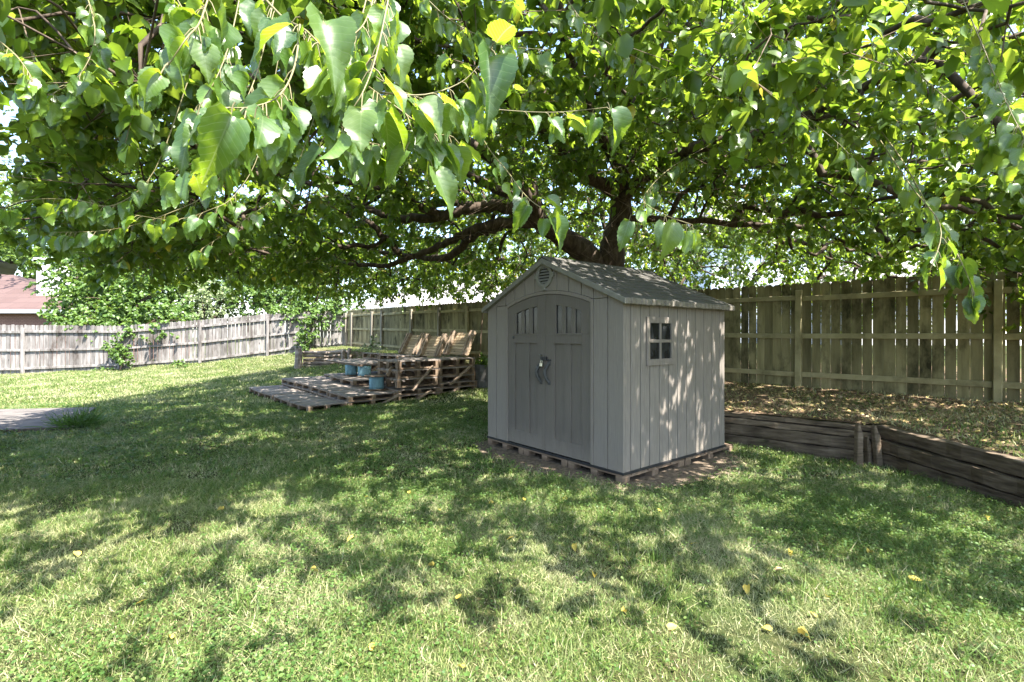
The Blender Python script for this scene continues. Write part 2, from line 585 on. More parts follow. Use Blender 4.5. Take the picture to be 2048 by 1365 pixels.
def terr_ab(x, y):
    """parameters on the terrace sheet: (inside mask, a, b)"""
    x, y = np.atleast_1d(x), np.atleast_1d(y)
    A = np.full(x.shape, np.nan)
    B = np.full(x.shape, np.nan)
    for i in range(len(WB) - 1):
        # bilinear patch inverse by a few Newton steps
        p00, p10, p01, p11 = WBn[i], WBn[i + 1], WFn[i], WFn[i + 1]
        a = np.full(x.shape, .5)
        b = np.full(x.shape, .5)
        for _ in range(8):
            px = (1 - a) * (1 - b) * p00[0] + a * (1 - b) * p10[0] + (1 - a) * b * p01[0] + a * b * p11[0] - x
            py = (1 - a) * (1 - b) * p00[1] + a * (1 - b) * p10[1] + (1 - a) * b * p01[1] + a * b * p11[1] - y
            ax = (1 - b) * (p10[0] - p00[0]) + b * (p11[0] - p01[0])
            ay = (1 - b) * (p10[1] - p00[1]) + b * (p11[1] - p01[1])
            bx = (1 - a) * (p01[0] - p00[0]) + a * (p11[0] - p10[0])
            by = (1 - a) * (p01[1] - p00[1]) + a * (p11[1] - p10[1])
            det = ax * by - ay * bx
            det = np.where(abs(det) < 1e-6, 1e-6, det)
            a = np.clip(a - (px * by - py * bx) / det, -3, 4)
            b = np.clip(b - (ax * py - ay * px) / det, -3, 6)
        rx_ = (1 - a) * (1 - b) * p00[0] + a * (1 - b) * p10[0] + (1 - a) * b * p01[0] + a * b * p11[0] - x
        ry_ = (1 - a) * (1 - b) * p00[1] + a * (1 - b) * p10[1] + (1 - a) * b * p01[1] + a * b * p11[1] - y
        ok = (np.hypot(rx_, ry_) < .02) & (a >= -1e-3) & (a <= 1.001) & (b >= -1e-3) & (b <= 6) & np.isnan(A)
        A[ok] = i + a[ok]
        B[ok] = b[ok]
    return ~np.isnan(A), A, B


def terr_z(a, b):
    zw, zf = np.interp(a, range(len(WZ)), WZ), np.interp(a, range(len(FZ)), FZ)
    z = zw + (zf - zw) * np.clip(b, 0, 1) + np.maximum(b - 1, 0) * .02
    soft = np.clip((a - 6.1) / .5, 0, 1)                 # where no timbers hold it the bank slopes
    k = np.clip(b / .22, 0, 1)
    return z - soft * (1 - k) ** 1.5 * .7


def H(x, y):
    g = gz(x, y)
    ins, a, b = terr_ab(np.atleast_1d(x), np.atleast_1d(y))
    t = np.where(ins, terr_z(np.nan_to_num(a), np.nan_to_num(b)), -9)
    r = np.maximum(np.atleast_1d(g), t)
    return float(r[0]) if np.ndim(x) == 0 else r


def grid_mesh(name, X, Y, Z, mat, kind='structure'):
    ni, nj = X.shape
    me = bpy.data.meshes.new(name)
    V = np.stack([X, Y, Z], -1).reshape(-1, 3)
    i, j = np.meshgrid(range(ni - 1), range(nj - 1), indexing='ij')
    q = np.stack([i * nj + j, (i + 1) * nj + j, (i + 1) * nj + j + 1, i * nj + j + 1], -1).reshape(-1, 4)
    me.from_pydata(V.tolist(), [], q.tolist())
    me.materials.append(mat)
    me.polygons.foreach_set('use_smooth', [True] * len(me.polygons))
    o = bpy.data.objects.new(name, me)
    C.objects.link(o)
    o['kind'] = kind
    # faces up
    if me.polygons[0].normal.z < 0: me.flip_normals()
    return o


xs = np.concatenate([[-400, -200, -100, -60, -40, -32], np.arange(-27, 12.01, .3), [14, 18, 24, 40, 80, 200, 400]])
ys = np.concatenate([[-60, -20, -8, -4, -2], np.arange(-1, 27.01, .3), [30, 36, 45, 70, 120, 250, 600]])
X, Y = np.meshgrid(xs, ys, indexing='ij')
grid_mesh('lawn', X, Y, gz(X, Y), M_ground)
aa = np.concatenate([np.linspace(i, i + 1, 13)[:-1] for i in range(len(WB) - 1)] + [[len(WB) - 1]])
bb = np.concatenate([np.linspace(0, .3, 9)[:-1], np.linspace(.3, 1, 12)[:-1], np.linspace(1, 9, 10)])
A, B = np.meshgrid(aa, bb, indexing='ij')
ix = range(len(WB))
wx, wy = np.interp(A, ix, WBn[:, 0]), np.interp(A, ix, WBn[:, 1])
fx, fy = np.interp(A, ix, WFn[:, 0]), np.interp(A, ix, WFn[:, 1])
TX, TY = wx + (fx - wx) * B, wy + (fy - wy) * B
TZ = terr_z(A, B) + .02 * np.sin(5 * TX) * np.cos(4 * TY) * np.clip(B * 4, 0, 1)
grid_mesh('terrace', TX, TY, TZ, M_terr)


# ------------------------------------------------------------------ shed
SH = Vector((-.347, 6.93, 0))
SROT = math.atan2(-.7806, .6251)
SW, SD = 2.422, 2.11
ZB = .095
shed = thing('garden_shed', 'grey resin garden shed with arched double doors standing on wooden pallets', 'shed', SH, (0, 0, SROT))
SM = Matrix.Translation(SH) @ Matrix.Rotation(SROT, 4, 'Z')
xm = 1.211


def roof_z(x): return 1.915 + (2.49 - 1.915) * (1 - abs(x - xm) / (xm + .06)) - .035


def arch_o(x): return 1.95 + .144 * max(0, 1 - ((x - xm) / .80) ** 2)


def arch_i(x): return 1.912 + .142 * max(0, 1 - ((x - xm) / .76) ** 2)


ident = lambda x, d, z: Vector((x, d, z))
g = .0055
fw = MB()
bx = [0, .207, .417, .613, .823, 1.022, xm, 1.423, 1.623, 1.827, 2.009, 2.213, SW]
for i in range(len(bx) - 1):
    a, b = bx[i] + (g if i else 0), bx[i + 1] - (g if i < len(bx) - 2 else 0)
    xsn = np.linspace(a, b, 5)
    top = [(x, roof_z(x)) for x in xsn]
    if b < .42 or a > 2.0:
        fw.prism([(a, ZB), (b, ZB), (b, 1.948), (a, 1.948)], 0, .04, ident)
        fw.prism([(a, 1.954), (b, 1.954)] + top[::-1] if top[0][1] > 1.954 and top[-1][1] > 1.954 else [(a, 1.949), (b, 1.949), (b, max(1.951, top[-1][1])), (a, max(1.951, top[0][1]))], 0, .04, ident)
    else:
        fw.prism([(x, arch_o(x) + .004) for x in xsn] + top[::-1], 0, .04, ident)
fw.build('front_wall', M_shed, shed, bevel=.003)
bk = MB()
bk.prism([(.01, ZB), (.45, ZB), (.45, 1.95), (1.21, 2.06), (1.97, 1.95), (1.97, ZB), (SW - .01, ZB), (SW - .01, 1.90), (xm, 2.44), (.01, 1.90)], .041, .05, ident)
bk.build('wall_backing', M_gap, shed)
tr = MB()
tr.box(.417, .457, -.006, .06, ZB, arch_o(.417))
tr.box(1.968, 2.008, -.006, .06, ZB, arch_o(2.008))
xa = np.linspace(.457, 1.968, 25)
tr.prism([(x, arch_i(x)) for x in xa] + [(x, arch_o(x)) for x in xa[::-1]], -.006, .06, ident)
tr.build('door_trim', M_trim, shed, bevel=.003)


def door(x0, x1, panes, st, mid, label):
    d = MB()
    y0, y1, y2 = .006, .024, .038
    zb, zt = .105, 1.56
    d.box(x0, x1, y1, y2, zb, zt)
    d.box(x0, st[0], y0, y1, zb, zt)
    d.box(st[1], x1, y0, y1, zb, zt)
    d.box(st[0], st[1], y0, y1, zb, .275)
    d.box(st[0], st[1], y0, y1, 1.45, zt)
    d.box(mid[0], mid[1], y0 + .002, y1, .275, 1.45)
    edges = [x0, panes[0][0], panes[0][1], panes[1][0], panes[1][1], panes[2][0], panes[2][1], x1]
    for i in range(0, 8, 2):
        a, b = edges[i], edges[i + 1]
        inner = 0 < i < 6
        ya = y0 + (.006 if inner else 0)
        xx = np.linspace(a, b, 4)
        d.prism([(a, zt), (b, zt)] + [(x, arch_i(x) - (.135 if inner else .004)) for x in xx[::-1]], ya, y2, ident)
    a, b = panes[0][0], panes[2][1]
    xx = np.linspace(a, b, 10)
    d.prism([(x, arch_i(x) - .135) for x in xx] + [(x, arch_i(x) - .004) for x in xx[::-1]], y0, y2, ident)
    # thin moulding round the panes and under the lock rail
    d.box(a - .02, b + .02, y0 - .008, y0, zt - .012, zt + .008)
    d.box(st[0] - .01, st[1] + .01, y0 - .007, y0, 1.443, 1.456)
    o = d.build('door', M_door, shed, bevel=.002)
    for p in panes:
        xx = np.linspace(p[0], p[1], 4)
        MB().prism([(p[0], zt), (p[1], zt)] + [(x, arch_i(x) - .135) for x in xx[::-1]], .028, .033, ident).build('door_pane', M_glass, o)
    return o


dl = door(.461, 1.203, [(.633, .737), (.796, .892), (.96, 1.059)], (.605, 1.066), (.796, .899), '')
dr = door(1.208, 1.964, [(1.397, 1.495), (1.56, 1.654), (1.719, 1.818)], (1.373, 1.824), (1.545, 1.645), '')
for par, xh in ((dl, 1.135), (dr, 1.285)):
    pts = []
    for k in range(11):
        t = k / 10
        pts.append((xh - .040 * math.sin(math.pi * t), .004 - .040 * math.sin(math.pi * t), 1.20 - .245 * t))
    hnd = MB().tube(pts, [.020 + .004 * math.sin(math.pi * k / 10) for k in range(11)], 8)
    hnd.box(xh - .022, xh + .022, -.004, .012, 1.17, 1.225).box(xh - .022, xh + .022, -.004, .012, .93, .975)
    hnd.build('door_handle', M_handle, par, smooth=False, bevel=.004)
hs = MB()
hs.box(1.145, 1.25, -.022, .012, 1.228, 1.278).box(1.165, 1.185, -.03, -.012, 1.215, 1.262).box(1.235, 1.32, -.006, .011, 1.228, 1.246)
hs.build('hasp', M_black, shed, bevel=.003)
lt = MB().tube([(1.115, .002, 1.298), (1.14, -.02, 1.303), (1.165, -.018, 1.285)], .006, 6)
lt.build('latch', M_brass, dl)
MB().box(.575, .60, -.012, .012, 1.50, 1.535).build('hinge_peg', M_handle, dl, bevel=.003)
lock = thing('padlock', 'small silver padlock hanging from the hasp of the shed doors', 'padlock', SM @ Vector((1.172, -.026, 1.165)), (0, 0, SROT))
MB().box(-.024, .024, -.011, .011, -.012, .035).build('lock_body', M_brass, lock, bevel=.004)
MB().tube([(-.015, 0, .034), (-.015, 0, .06), (-.008, 0, .071), (.008, 0, .071), (.015, 0, .06), (.015, 0, .034)], .004, 6).build('shackle', M_brass, lock)

# vent in the gable
vt = MB()
ring = []
n = 36
cx, cz, rx, rz = 1.214, 2.285, .150, .150
for k in range(n):
    a = 2 * math.pi * k / n
    ring.append((math.cos(a), math.sin(a)))
vs, fs = [], []
for rr, yy in ((1.0, 0.0), (1.0, -.028), (.70, -.028), (.70, -.004)):
    for c_, s_ in ring: vs.append((cx + rx * rr * c_, yy, cz + rz * rr * s_))
for i in range(3):
    for k in range(n): fs.append((i * n + k, i * n + (k + 1) % n, (i + 1) * n + (k + 1) % n, (i + 1) * n + k))
vt.add(vs, fs)
for (dx, dz, w, h) in ((0, -rz, .03, .035), (-rx, 0, .025, .03), (rx, 0, .025, .03), (0, rz, .03, .03)):
    vt.box(cx + dx - w, cx + dx + w, -.032, -.001, cz + dz - h, cz + dz + h)
vent = vt.build('gable_vent', M_vent, shed, bevel=.003)
sl = MB()
for k in range(6):
    z = cz - .095 + k * .036
    hw = .70 * rx * math.sqrt(max(.05, 1 - ((z - cz + .008) / (.7 * rz)) ** 2))
    sl.prism([(cx - hw, z), (cx + hw, z), (cx + hw, z + .024), (cx - hw, z + .024)], 0, 1,
             lambda x, d, zz, z=z: Vector((x, (-.018 if zz < z + .01 else -.002) - .004 * d, zz)))
sl.build('louvre', M_vent, vent)
MB().prism([(cx + rx * .7 * c_, cz + rz * .7 * s_) for c_, s_ in ring], -.0015, -.001, ident).build('vent_opening', M_gap, vent)

# long side with the window
sb = [0, .129, .298, .464, .647, .827, 1.01, 1.206, 1.401, 1.595, 1.789, 1.98, SD]
rs = MB()
for i in range(len(sb) - 1):
    a, b = sb[i] + (g if i else .001), sb[i + 1] - (g if i < len(sb) - 2 else 0)
    rs.box(SW - .045, SW, max(a, .041), b, ZB, 1.895)
rs.build('side_wall', M_shed, shed, bevel=.003)
MB().box(SW - .06, SW - .046, .06, SD - .02, ZB, 1.89).build('wall_backing', M_gap, shed)
ls = MB()
for i in range(len(sb) - 1):
    ls.box(0, .045, max(sb[i] + g, .041), sb[i + 1] - g, ZB, 1.895)
ls.build('side_wall', M_shed, shed, bevel=.003)
bw = MB()
for i in range(12):
    a, b = .046 + i * (SW - .092) / 12 + g, .046 + (i + 1) * (SW - .092) / 12 - g
    bw.prism([(a, ZB), (b, ZB), (b, roof_z(b)), (a, roof_z(a))], SD - .045, SD, ident)
bw.build('back_wall', M_shed, shed)
wd = MB()
X0 = SW + .001
Ya, Yb, Za, Zb = .391, .905, 1.205, 1.748
pa, pb, qa, qb = .443, .853, 1.277, 1.679
wd.box(X0, X0 + .022, Ya, Yb, qb, Zb).box(X0, X0 + .022, Ya, Yb, Za, qa).box(X0, X0 + .022, Ya, pa, qa, qb).box(X0, X0 + .022, pb, Yb, qa, qb)
ymid, zmid = (pa + pb) / 2, (qa + qb) / 2
wd.box(X0, X0 + .018, ymid - .018, ymid + .018, qa, qb).box(X0, X0 + .018, pa, ymid - .018, zmid - .018, zmid + .018).box(X0, X0 + .018, ymid + .018, pb, zmid - .018, zmid + .018)
win = wd.build('side_window', M_trim, shed, bevel=.003)
for ya, yb in ((pa, ymid - .018), (ymid + .018, pb)):
    for za, zb in ((qa, zmid - .018), (zmid + .018, qb)):
        MB().box(X0, X0 + .004, ya, yb, za, zb).build('pane', M_glass, win)
MB().box(-.012, SW + .014, -.014, SD + .012, .070, ZB).build('floor', M_black, shed, bevel=.004)

# roof: two slopes of lapped courses
rf = MB()
nC = 9
sl_len = math.hypot(xm + .07, .58)
for sgn in (-1, 1):
    for k in range(nC):
        t0, t1 = k / nC, (k + 1) / nC + .02
        xA, xB = xm + sgn * t0 * (xm + .07), xm + sgn * min(1.0, t1) * (xm + .07)
        zA, zB = 2.49 - t0 * .57, 2.49 - min(1.0, t1) * .57
        ysn = np.linspace(-.05, SD + .12, 14)
        for j in range(13):
            w_ = random.uniform(-.004, .004)
            ya, yb = ysn[j] + (.0015 if j else 0) + (random.uniform(-.03, .03) if 0 < j else 0) * 0, ysn[j + 1] - .0015
            vs = [(xA, ya, zA + .008), (xB, ya, zB + .02 + w_), (xB, yb, zB + .02 + w_), (xA, yb, zA + .008),
                  (xA, ya, zA - .02), (xB, ya, zB - .006), (xB, yb, zB - .006), (xA, yb, zA - .02)]
            rf.add(vs, [(0, 1, 2, 3), (7, 6, 5, 4), (0, 4, 5, 1), (1, 5, 6, 2), (2, 6, 7, 3), (3, 7, 4, 0)])
rfo = rf.build('roof', M_roofs, shed)
rc = MB()
rc.prism([(xm - .21, 2.49 - .09), (xm, 2.535), (xm + .21, 2.49 - .09), (xm + .21, 2.49 - .105), (xm, 2.51), (xm - .21, 2.49 - .105)], -.055, SD + .125, ident)
rc.build('ridge_cap', M_roofs, rfo, bevel=.006)
rk = MB()
for sgn in (-1, 1):
    xe = xm + sgn * (xm + .075)
    rk.add([(xm, -.062, 2.498), (xm, -.062, 2.43), (xe, -.062, 1.868), (xe, -.062, 1.93), (xm, .0, 2.498), (xm, .0, 2.43), (xe, .0, 1.868), (xe, .0, 1.93)],
           [(0, 1, 2, 3), (4, 7, 6, 5), (0, 3, 7, 4), (1, 5, 6, 2), (2, 6, 7, 3), (0, 4, 5, 1)])
rk.build('rake_trim', M_vent, rfo, bevel=.004)
for sgn in (-1, 1):
    ev = MB()
    xe = xm + sgn * (xm + .072)
    k = 0
    y = -.05
    while y < SD + .118:
        w_ = .085 + random.uniform(-.01, .01)
        dz = random.uniform(-.004, .004)
        x0, x1 = sorted((xe - sgn * .05, xe + sgn * .012))
        ev.box(x0, x1, y + .002, min(y + w_, SD + .12), 1.868 + dz, 1.936 + dz)
        y += w_
    ev.build('eave_trim', M_eave, rfo, bevel=.008)


# ------------------------------------------------------------------ pallets
def make_pallet(lx, ly, h, nb=7, mt=None, ms=None, gap=.012, bt=.022, bottom=True, name='wooden_pallet'):
    """block pallet: deck boards run along x; origin at the centre of its underside"""
    mt, ms = mt or M_paltop, ms or M_pal
    t = thing(name, '', 'pallet')
    d = MB()
    wy = ly / nb
    for i in range(nb):
        y = -ly / 2 + i * wy
        j = random.uniform(-.008, .008)
        d.box(-lx / 2 + j, lx / 2 + j, y + gap / 2, y + wy - gap / 2, h - bt, h + random.uniform(-.004, .003))
    d.build('deck_boards', mt, t)
    z0 = bt if bottom else 0
    for x in (-lx / 2 + .05, 0, lx / 2 - .05):
        s = MB()
        for y in (-ly / 2 + .06, 0, ly / 2 - .06):
            s.box(x - .045, x + .045, y - .06, y + .06, z0, h - 2 * bt)
        s.box(x - .048, x + .048, -ly / 2 + .002, ly / 2 - .002, h - 2 * bt + .0005, h - bt - .0005)
        s.build('stringer', ms, t)
    if bottom:
        b = MB()
        for y in (-ly / 2 + .05, 0, ly / 2 - .05):
            b.box(-lx / 2, lx / 2, y - .048, y + .048, 0, bt - .001)
        b.build('bottom_boards', ms, t)
    return t


PO = Vector((-3.57, 10.48, 0))          # near left corner of the deck
EW = Vector((.733, .68, 0)).normalized()
ET = Vector((-.68, .733, 0)).normalized()
PYAW = math.atan2(EW.y, EW.x)


def pw(w, t): return PO + EW * w + ET * t


def base_z(w, t):
    p = pw(w, t)
    return float(gz(p.x, p.y))


def put(o, w, t, dz, label, group, yaw=0.0, jit=.012, slope=True):
    p = pw(w, t)
    o.location = (p.x + random.uniform(-jit, jit), p.y + random.uniform(-jit, jit), base_z(w, t) + dz)
    tilt = math.atan2(base_z(w, t + .5) - base_z(w, t - .5), 1.0) if slope else 0
    o.rotation_euler = (tilt, random.uniform(-.006, .006), PYAW + yaw + random.uniform(-.012, .012))
    o['label'] = label
    o['group'] = group
    return o


ordn = ['nearest', 'second nearest', 'third nearest', 'farthest']
G1 = 'pallets of the low front step'
proto_low = make_pallet(.84, 1.06, .125)
for i in range(4):
    o = proto_low if i == 0 else copy_tree(proto_low)
    put(o, -.455 - (0, .02, .05, .0)[i], .54 + i * 1.105, (0, -.004, .012, -.008)[i], f'flat weathered pallet in the low step row in front of the deck, {ordn[i]} one', G1, yaw=(.02, .0, .035, -.02)[i])
G2 = 'pallets of the raised deck'
proto_deck = make_pallet(1.19, 1.10, .125)
first = True
for layer in range(2):
    for j in range(4):
        for i in range(3):
            if i == 2 and j > 0 and layer == 1: continue
            if i == 2: pass
            o = proto_deck if first else copy_tree(proto_deck)
            first = False
            row = ordn[j]
            col = ['left', 'middle', 'right'][i]
            lay = 'top' if layer else 'bottom'
            put(o, .60 + i * 1.20, .56 + j * 1.12, layer * .128, f'grey deck pallet, {lay} layer, {col} column, {row} row from the lawn corner', G2)
G3 = 'tall front stack of pallets'
HS = .218
proto_st = make_pallet(1.15, 1.02, HS - .004, bt=.034)
first = True
lev = ['lowest', 'middle', 'topmost']
for i in range(2):
    for k in range(3):
        o = proto_st if first else copy_tree(proto_st)
        first = False
        put(o, 1.20 + .585 + i * 1.17, .53, .256 + k * HS, f'{lev[k]} brown pallet in the {["left", "right"][i]} half of the tall front stack', G3, slope=False)
        o.location.z = base_z(2.3, .5) + .256 + k * HS
G4 = 'pallets of the seat row behind the front stack'
for j in range(3):
    for k in range(3):
        o = copy_tree(proto_st)
        put(o, 2.92, 1.62 + j * 1.10, .256 + k * .175, f'{lev[k]} pallet under the leaning backrests, {["nearest", "middle", "farthest"][j]} stack of the seat row', G4, yaw=math.pi / 2)
        o.scale = (.93, 1.0, .80)
tp = copy_tree(proto_deck)
put(tp, 1.37, 2.15, .256, 'low brown pallet standing on the deck under the two blue spools', 'pallets of the raised deck')
tp.scale = (1.0, 1.3, 1.05)

# backrest pallets, leaning
G5 = 'leaning backrest pallets'


def make_back(lx, ly):
    t = thing('backrest_pallet', '', 'pallet')
    d = MB()
    nb = 8
    for i in range(nb):
        y = ly * i / nb
        d.box(-lx / 2, lx / 2, .045, .065, y + .008, y + ly / nb - .006)
    d.build('slats', M_palnew, t)
    for x in (-lx / 2 + .05, -lx / 2 + .17, lx / 2 - .17, lx / 2 - .05):
        MB().box(x - .035, x + .035, -.045, .0445, -.02, ly + .03).build('stringer', M_beam, t, bevel=.004)
    return t


bk0 = make_back(1.08, .67)
bpos = [(3.30, .62, 0, 'nearest the shed, rightmost of the three'), (3.30, 1.80, .02, 'standing in the middle of the three'), (3.32, 2.98, -.02, 'farthest back, leftmost of the three')]
for i, (w, t, dy, lb) in enumerate(bpos):
    o = bk0 if i == 0 else copy_tree(bk0)
    p = pw(w - (.0 if i == 0 else .1), t)
    o.location = (p.x, p.y, base_z(3.0, t) + (.256 + 3 * HS + .02 if i == 0 else .256 + 3 * .175 + .02))
    o.rotation_euler = (R(-24 - 2 * i), 0, math.atan2(-ET.y, -ET.x) + dy)
    o['label'] = f'tan slatted pallet leaning back as a seat backrest, {lb}'
    o['group'] = G5
    if i > 0: o.scale = (1, 1.12, 1)

# diagonal braces (in the plane of the front stack and the deck)
G6 = 'diagonal braces on the pallet stacks'


def onfront(px, py, tt=-.05):
    k = (px - CX) / F
    P0 = PO + ET * tt
    w = (P0.x - k * P0.y) / (k * EW.y - EW.x)
    Q = P0 + EW * w
    return Vector((Q.x, Q.y, zat(py, Q.y)))


def zz(x, y): return 480 + x / 3.938, 580 + y / 3.938


br = [((1520, 600), (1355, 795), 'long board slanting down the left half of the tall front stack'),
      ((1825, 595), (1650, 750), 'short board slanting across the upper right of the tall front stack'),
      ((1265, 820), (1040, 938), 'reddish board slanting from the deck front down to the lawn'),
      ((1505, 795), (1305, 918), 'board slanting from the foot of the stack to the lawn, middle of three'),
      ((1715, 775), (1525, 892), 'board slanting to the lawn below the right stack, nearest the shed')]
for (a, b, lb) in br:
    p0, p1 = onfront(*zz(*a)), onfront(*zz(*b), tt=-.05)
    t = MB().beam(p0 - p0, p1 - p0, .035, .085, up=ET).build('diagonal_brace', M_beam, None, bevel=.003)
    t.location = p0
    tag(t, lb, 'board', G6)
p0, p1 = at(*zz(1112, 588), 13.2), at(*zz(910, 712), 13.0)
t = MB().beam(p0 - p0, p1 - p0, .035, .085, up=ET).build('diagonal_brace', M_beam, None, bevel=.003)
t.location = p0
tag(t, 'board slanting down from the table sheet past the right blue spool', 'board', G6)
p0, p1 = at(*zz(1200, 608), 11.6), at(*zz(1158, 676), 11.5)
t = MB().beam(p0 - p0, p1 - p0, .035, .085, up=EW).build('diagonal_brace', M_beam, None, bevel=.003)
t.location = p0
tag(t, 'short board slanting on the left end of the tall front stack', 'board', G6)


# spools and table
def make_spool(h, rd, rf_, top=True):
    t = thing('cable_spool', '', 'cable spool')
    MB().lathe([(rd, .02), (rd * .985, h * .3), (rd * .985, h * .7), (rd, h - .0)], 28).build('drum', M_spool, t, smooth=True)
    MB().lathe([(rf_, 0), (rf_, .019)], 28).build('bottom_flange', M_pal, t, bevel=.004)
    if top: MB().lathe([(rf_, h + .001), (rf_, h + .022)], 28).build('top_flange', M_pal, t, bevel=.004)
    return t


def on_deck(px, py, z):
    Y = (CAMZ - z) * F / (py - HOR)
    return at(px, py, Y)


G7 = 'blue cable spools'
s3 = make_spool(.32, .175, .29)
s3.location = pw(1.0, .66) + Vector((0, 0, base_z(1, .86) + .258))
tag(s3, 'turquoise cable spool standing alone on the deck with a round wooden top', None, G7)
s1 = make_spool(.29, .16, .2, False)
zt_ = base_z(1.37, 2.15) + .256 + .133
s1.location = pw(1.27, 2.67) + Vector((0, 0, zt_ + .012))
tag(s1, 'blue cable spool under the table sheet, the left one of the two', None, G7)
s2 = make_spool(.29, .175, .215, False)
s2.location = pw(1.42, 2.17) + Vector((0, 0, zt_ ))
tag(s2, 'blue cable spool under the table sheet, the right one of the two', None, G7)
tb = thing('table_sheet', 'weathered grey wooden sheet laid over two blue spools as a low table', 'table top', pw(1.62, 2.98) + Vector((0, 0, zt_ + .36)), (R(1.5), 0, PYAW + .03))
d = MB()
for i in range(6):
    d.box(-.52, .52, -.96 + i * .32, -.96 + (i + 1) * .32 - .006, 0, .024)
d.build('boards', M_paltop, tb)
d = MB()
for x in (-.4, .4): d.box(x - .05, x + .05, -.95, .95, -.045, -.001)
d.build('batten', M_pal, tb)

# pallets under the shed
G8 = 'pallets under the shed'
proto_sh = make_pallet(.80, 1.17, .10, nb=8, mt=M_pal, bt=.018, bottom=False)
k = 0
for i in range(3):
    for j in range(2):
        o = proto_sh if k == 0 else copy_tree(proto_sh)
        k += 1
        c = SM @ Vector((.405 + i * .808, .575 + j * 1.195, 0))
        o.location = (c.x, c.y, -.032)
        o.rotation_euler = (0, 0, SROT + random.uniform(-.006, .006))
        o['label'] = f'brown pallet under the shed, {["left", "middle", "right"][i]} column, {["front row below the doors", "back row"][j]}'
        o['group'] = G8

# planter and leaning board beside the stack
pp = at(966, 760, 13.1)
pz = H(pp.x, pp.y)
pot = thing('planter', 'dark grey planter with leafy plant between the pallet stack and the shed', 'planter', (pp.x, pp.y, pz))
pm = MB()
for k in range(10):
    a = k / 10 * 2 * math.pi
    b = (k + 1) / 10 * 2 * math.pi - .04
    pm.add([(.17 * math.cos(a), .17 * math.sin(a), 0), (.17 * math.cos(b), .17 * math.sin(b), 0), (.24 * math.cos(b), .24 * math.sin(b), .62), (.24 * math.cos(a), .24 * math.sin(a), .62),
            (.14 * math.cos(a), .14 * math.sin(a), 0), (.14 * math.cos(b), .14 * math.sin(b), 0), (.21 * math.cos(b), .21 * math.sin(b), .62), (.21 * math.cos(a), .21 * math.sin(a), .62)],
           [(0, 1, 2, 3), (7, 6, 5, 4), (3, 2, 6, 7), (1, 5, 6, 2), (0, 3, 7, 4)])
pm.lathe([(.19, .0), (.2, .56)], 12)
pm.build('pot', M_pot, pot)
lb_ = at(962, 668, 13.9)
t = MB().beam((0, 0, 0), Vector((.10, .12, 1.55)), .09, .03, up=(1, 0, 0)).build('leaning_board', M_pal)
t.location = (lb_.x - .05, lb_.y, H(lb_.x, lb_.y))
tag(t, 'single upright board leaning behind the right end of the pallet stack', 'board')


# ------------------------------------------------------------------ fences
def fence(label, posts, outward, mat, railmat, postmat, gap, side_jit, postrel=.12, rails=(.13, .5, .86)):
    """posts: list of (x, y, zbottom, ztop)"""
    c = posts[len(posts) // 2]
    t = thing('wooden_fence', label, 'fence', (c[0], c[1], c[2]))
    o_ = Vector((outward[0], outward[1], 0))
    for p in posts:
        MB().beam((p[0], p[1], p[2] - .3), (p[0] + random.uniform(-.02, .02), p[1], p[3] - postrel), .095, .095, up=o_, wob=.004).build('post', postmat(p), t, world=True, bevel=.006)
    for i in range(len(posts) - 1):
        a, b = posts[i], posts[i + 1]
        pa, pb = Vector((a[0], a[1], 0)), Vector((b[0], b[1], 0))
        Ld = (pb - pa).length
        d = (pb - pa) / Ld
        m = MB()
        s = 0
        while s < Ld - .01:
            w = min(random.uniform(.135, .148), Ld - s)
            f = (s + w / 2) / Ld
            zb, zt = a[2] + (b[2] - a[2]) * f - .02, a[3] + (b[3] - a[3]) * f + random.uniform(-.012, .012)
            e = min(.03, w * .25)
            gp = gap * random.choice((.2, .6, 1.0, 1.5, 2.4))
            out = .052 + random.uniform(0, side_jit)
            lean = random.uniform(-.004, .004)
            q = pa + d * s
            pts = [(gp / 2, zb), (w - gp / 2, zb), (w - gp / 2 + lean, zt - e), (w - gp / 2 - e + lean, zt), (gp / 2 + e + lean, zt), (gp / 2 + lean, zt - e)]
            m.prism(pts, out, out + .017, lambda x, dd, z, q=q: q + d * x + o_ * dd + Vector((0, 0, z)))
            s += w
        m.build('picket_panel', mat, t, world=True)
        for rr in rails:
            za, zb = a[2] + (a[3] - a[2]) * rr + random.uniform(-.015, .015), b[2] + (b[3] - b[2]) * rr + random.uniform(-.015, .015)
            q0, q1 = pa + d * .049 + o_ * .028, pb - d * .049 + o_ * .028
            MB().beam((q0.x, q0.y, za), (q1.x, q1.y, zb), .040, .088, up=(0, 0, 1), wob=.003).build('rail', railmat, t, world=True, bevel=.004)
    return t


def lf(px, yt, yb):
    k = (px - CX) / F
    Yv = (LFA[1] - .22 * LFA[0]) / (1 - .22 * k)
    return (k * Yv, Yv, zat(yb, Yv), zat(yt, Yv))


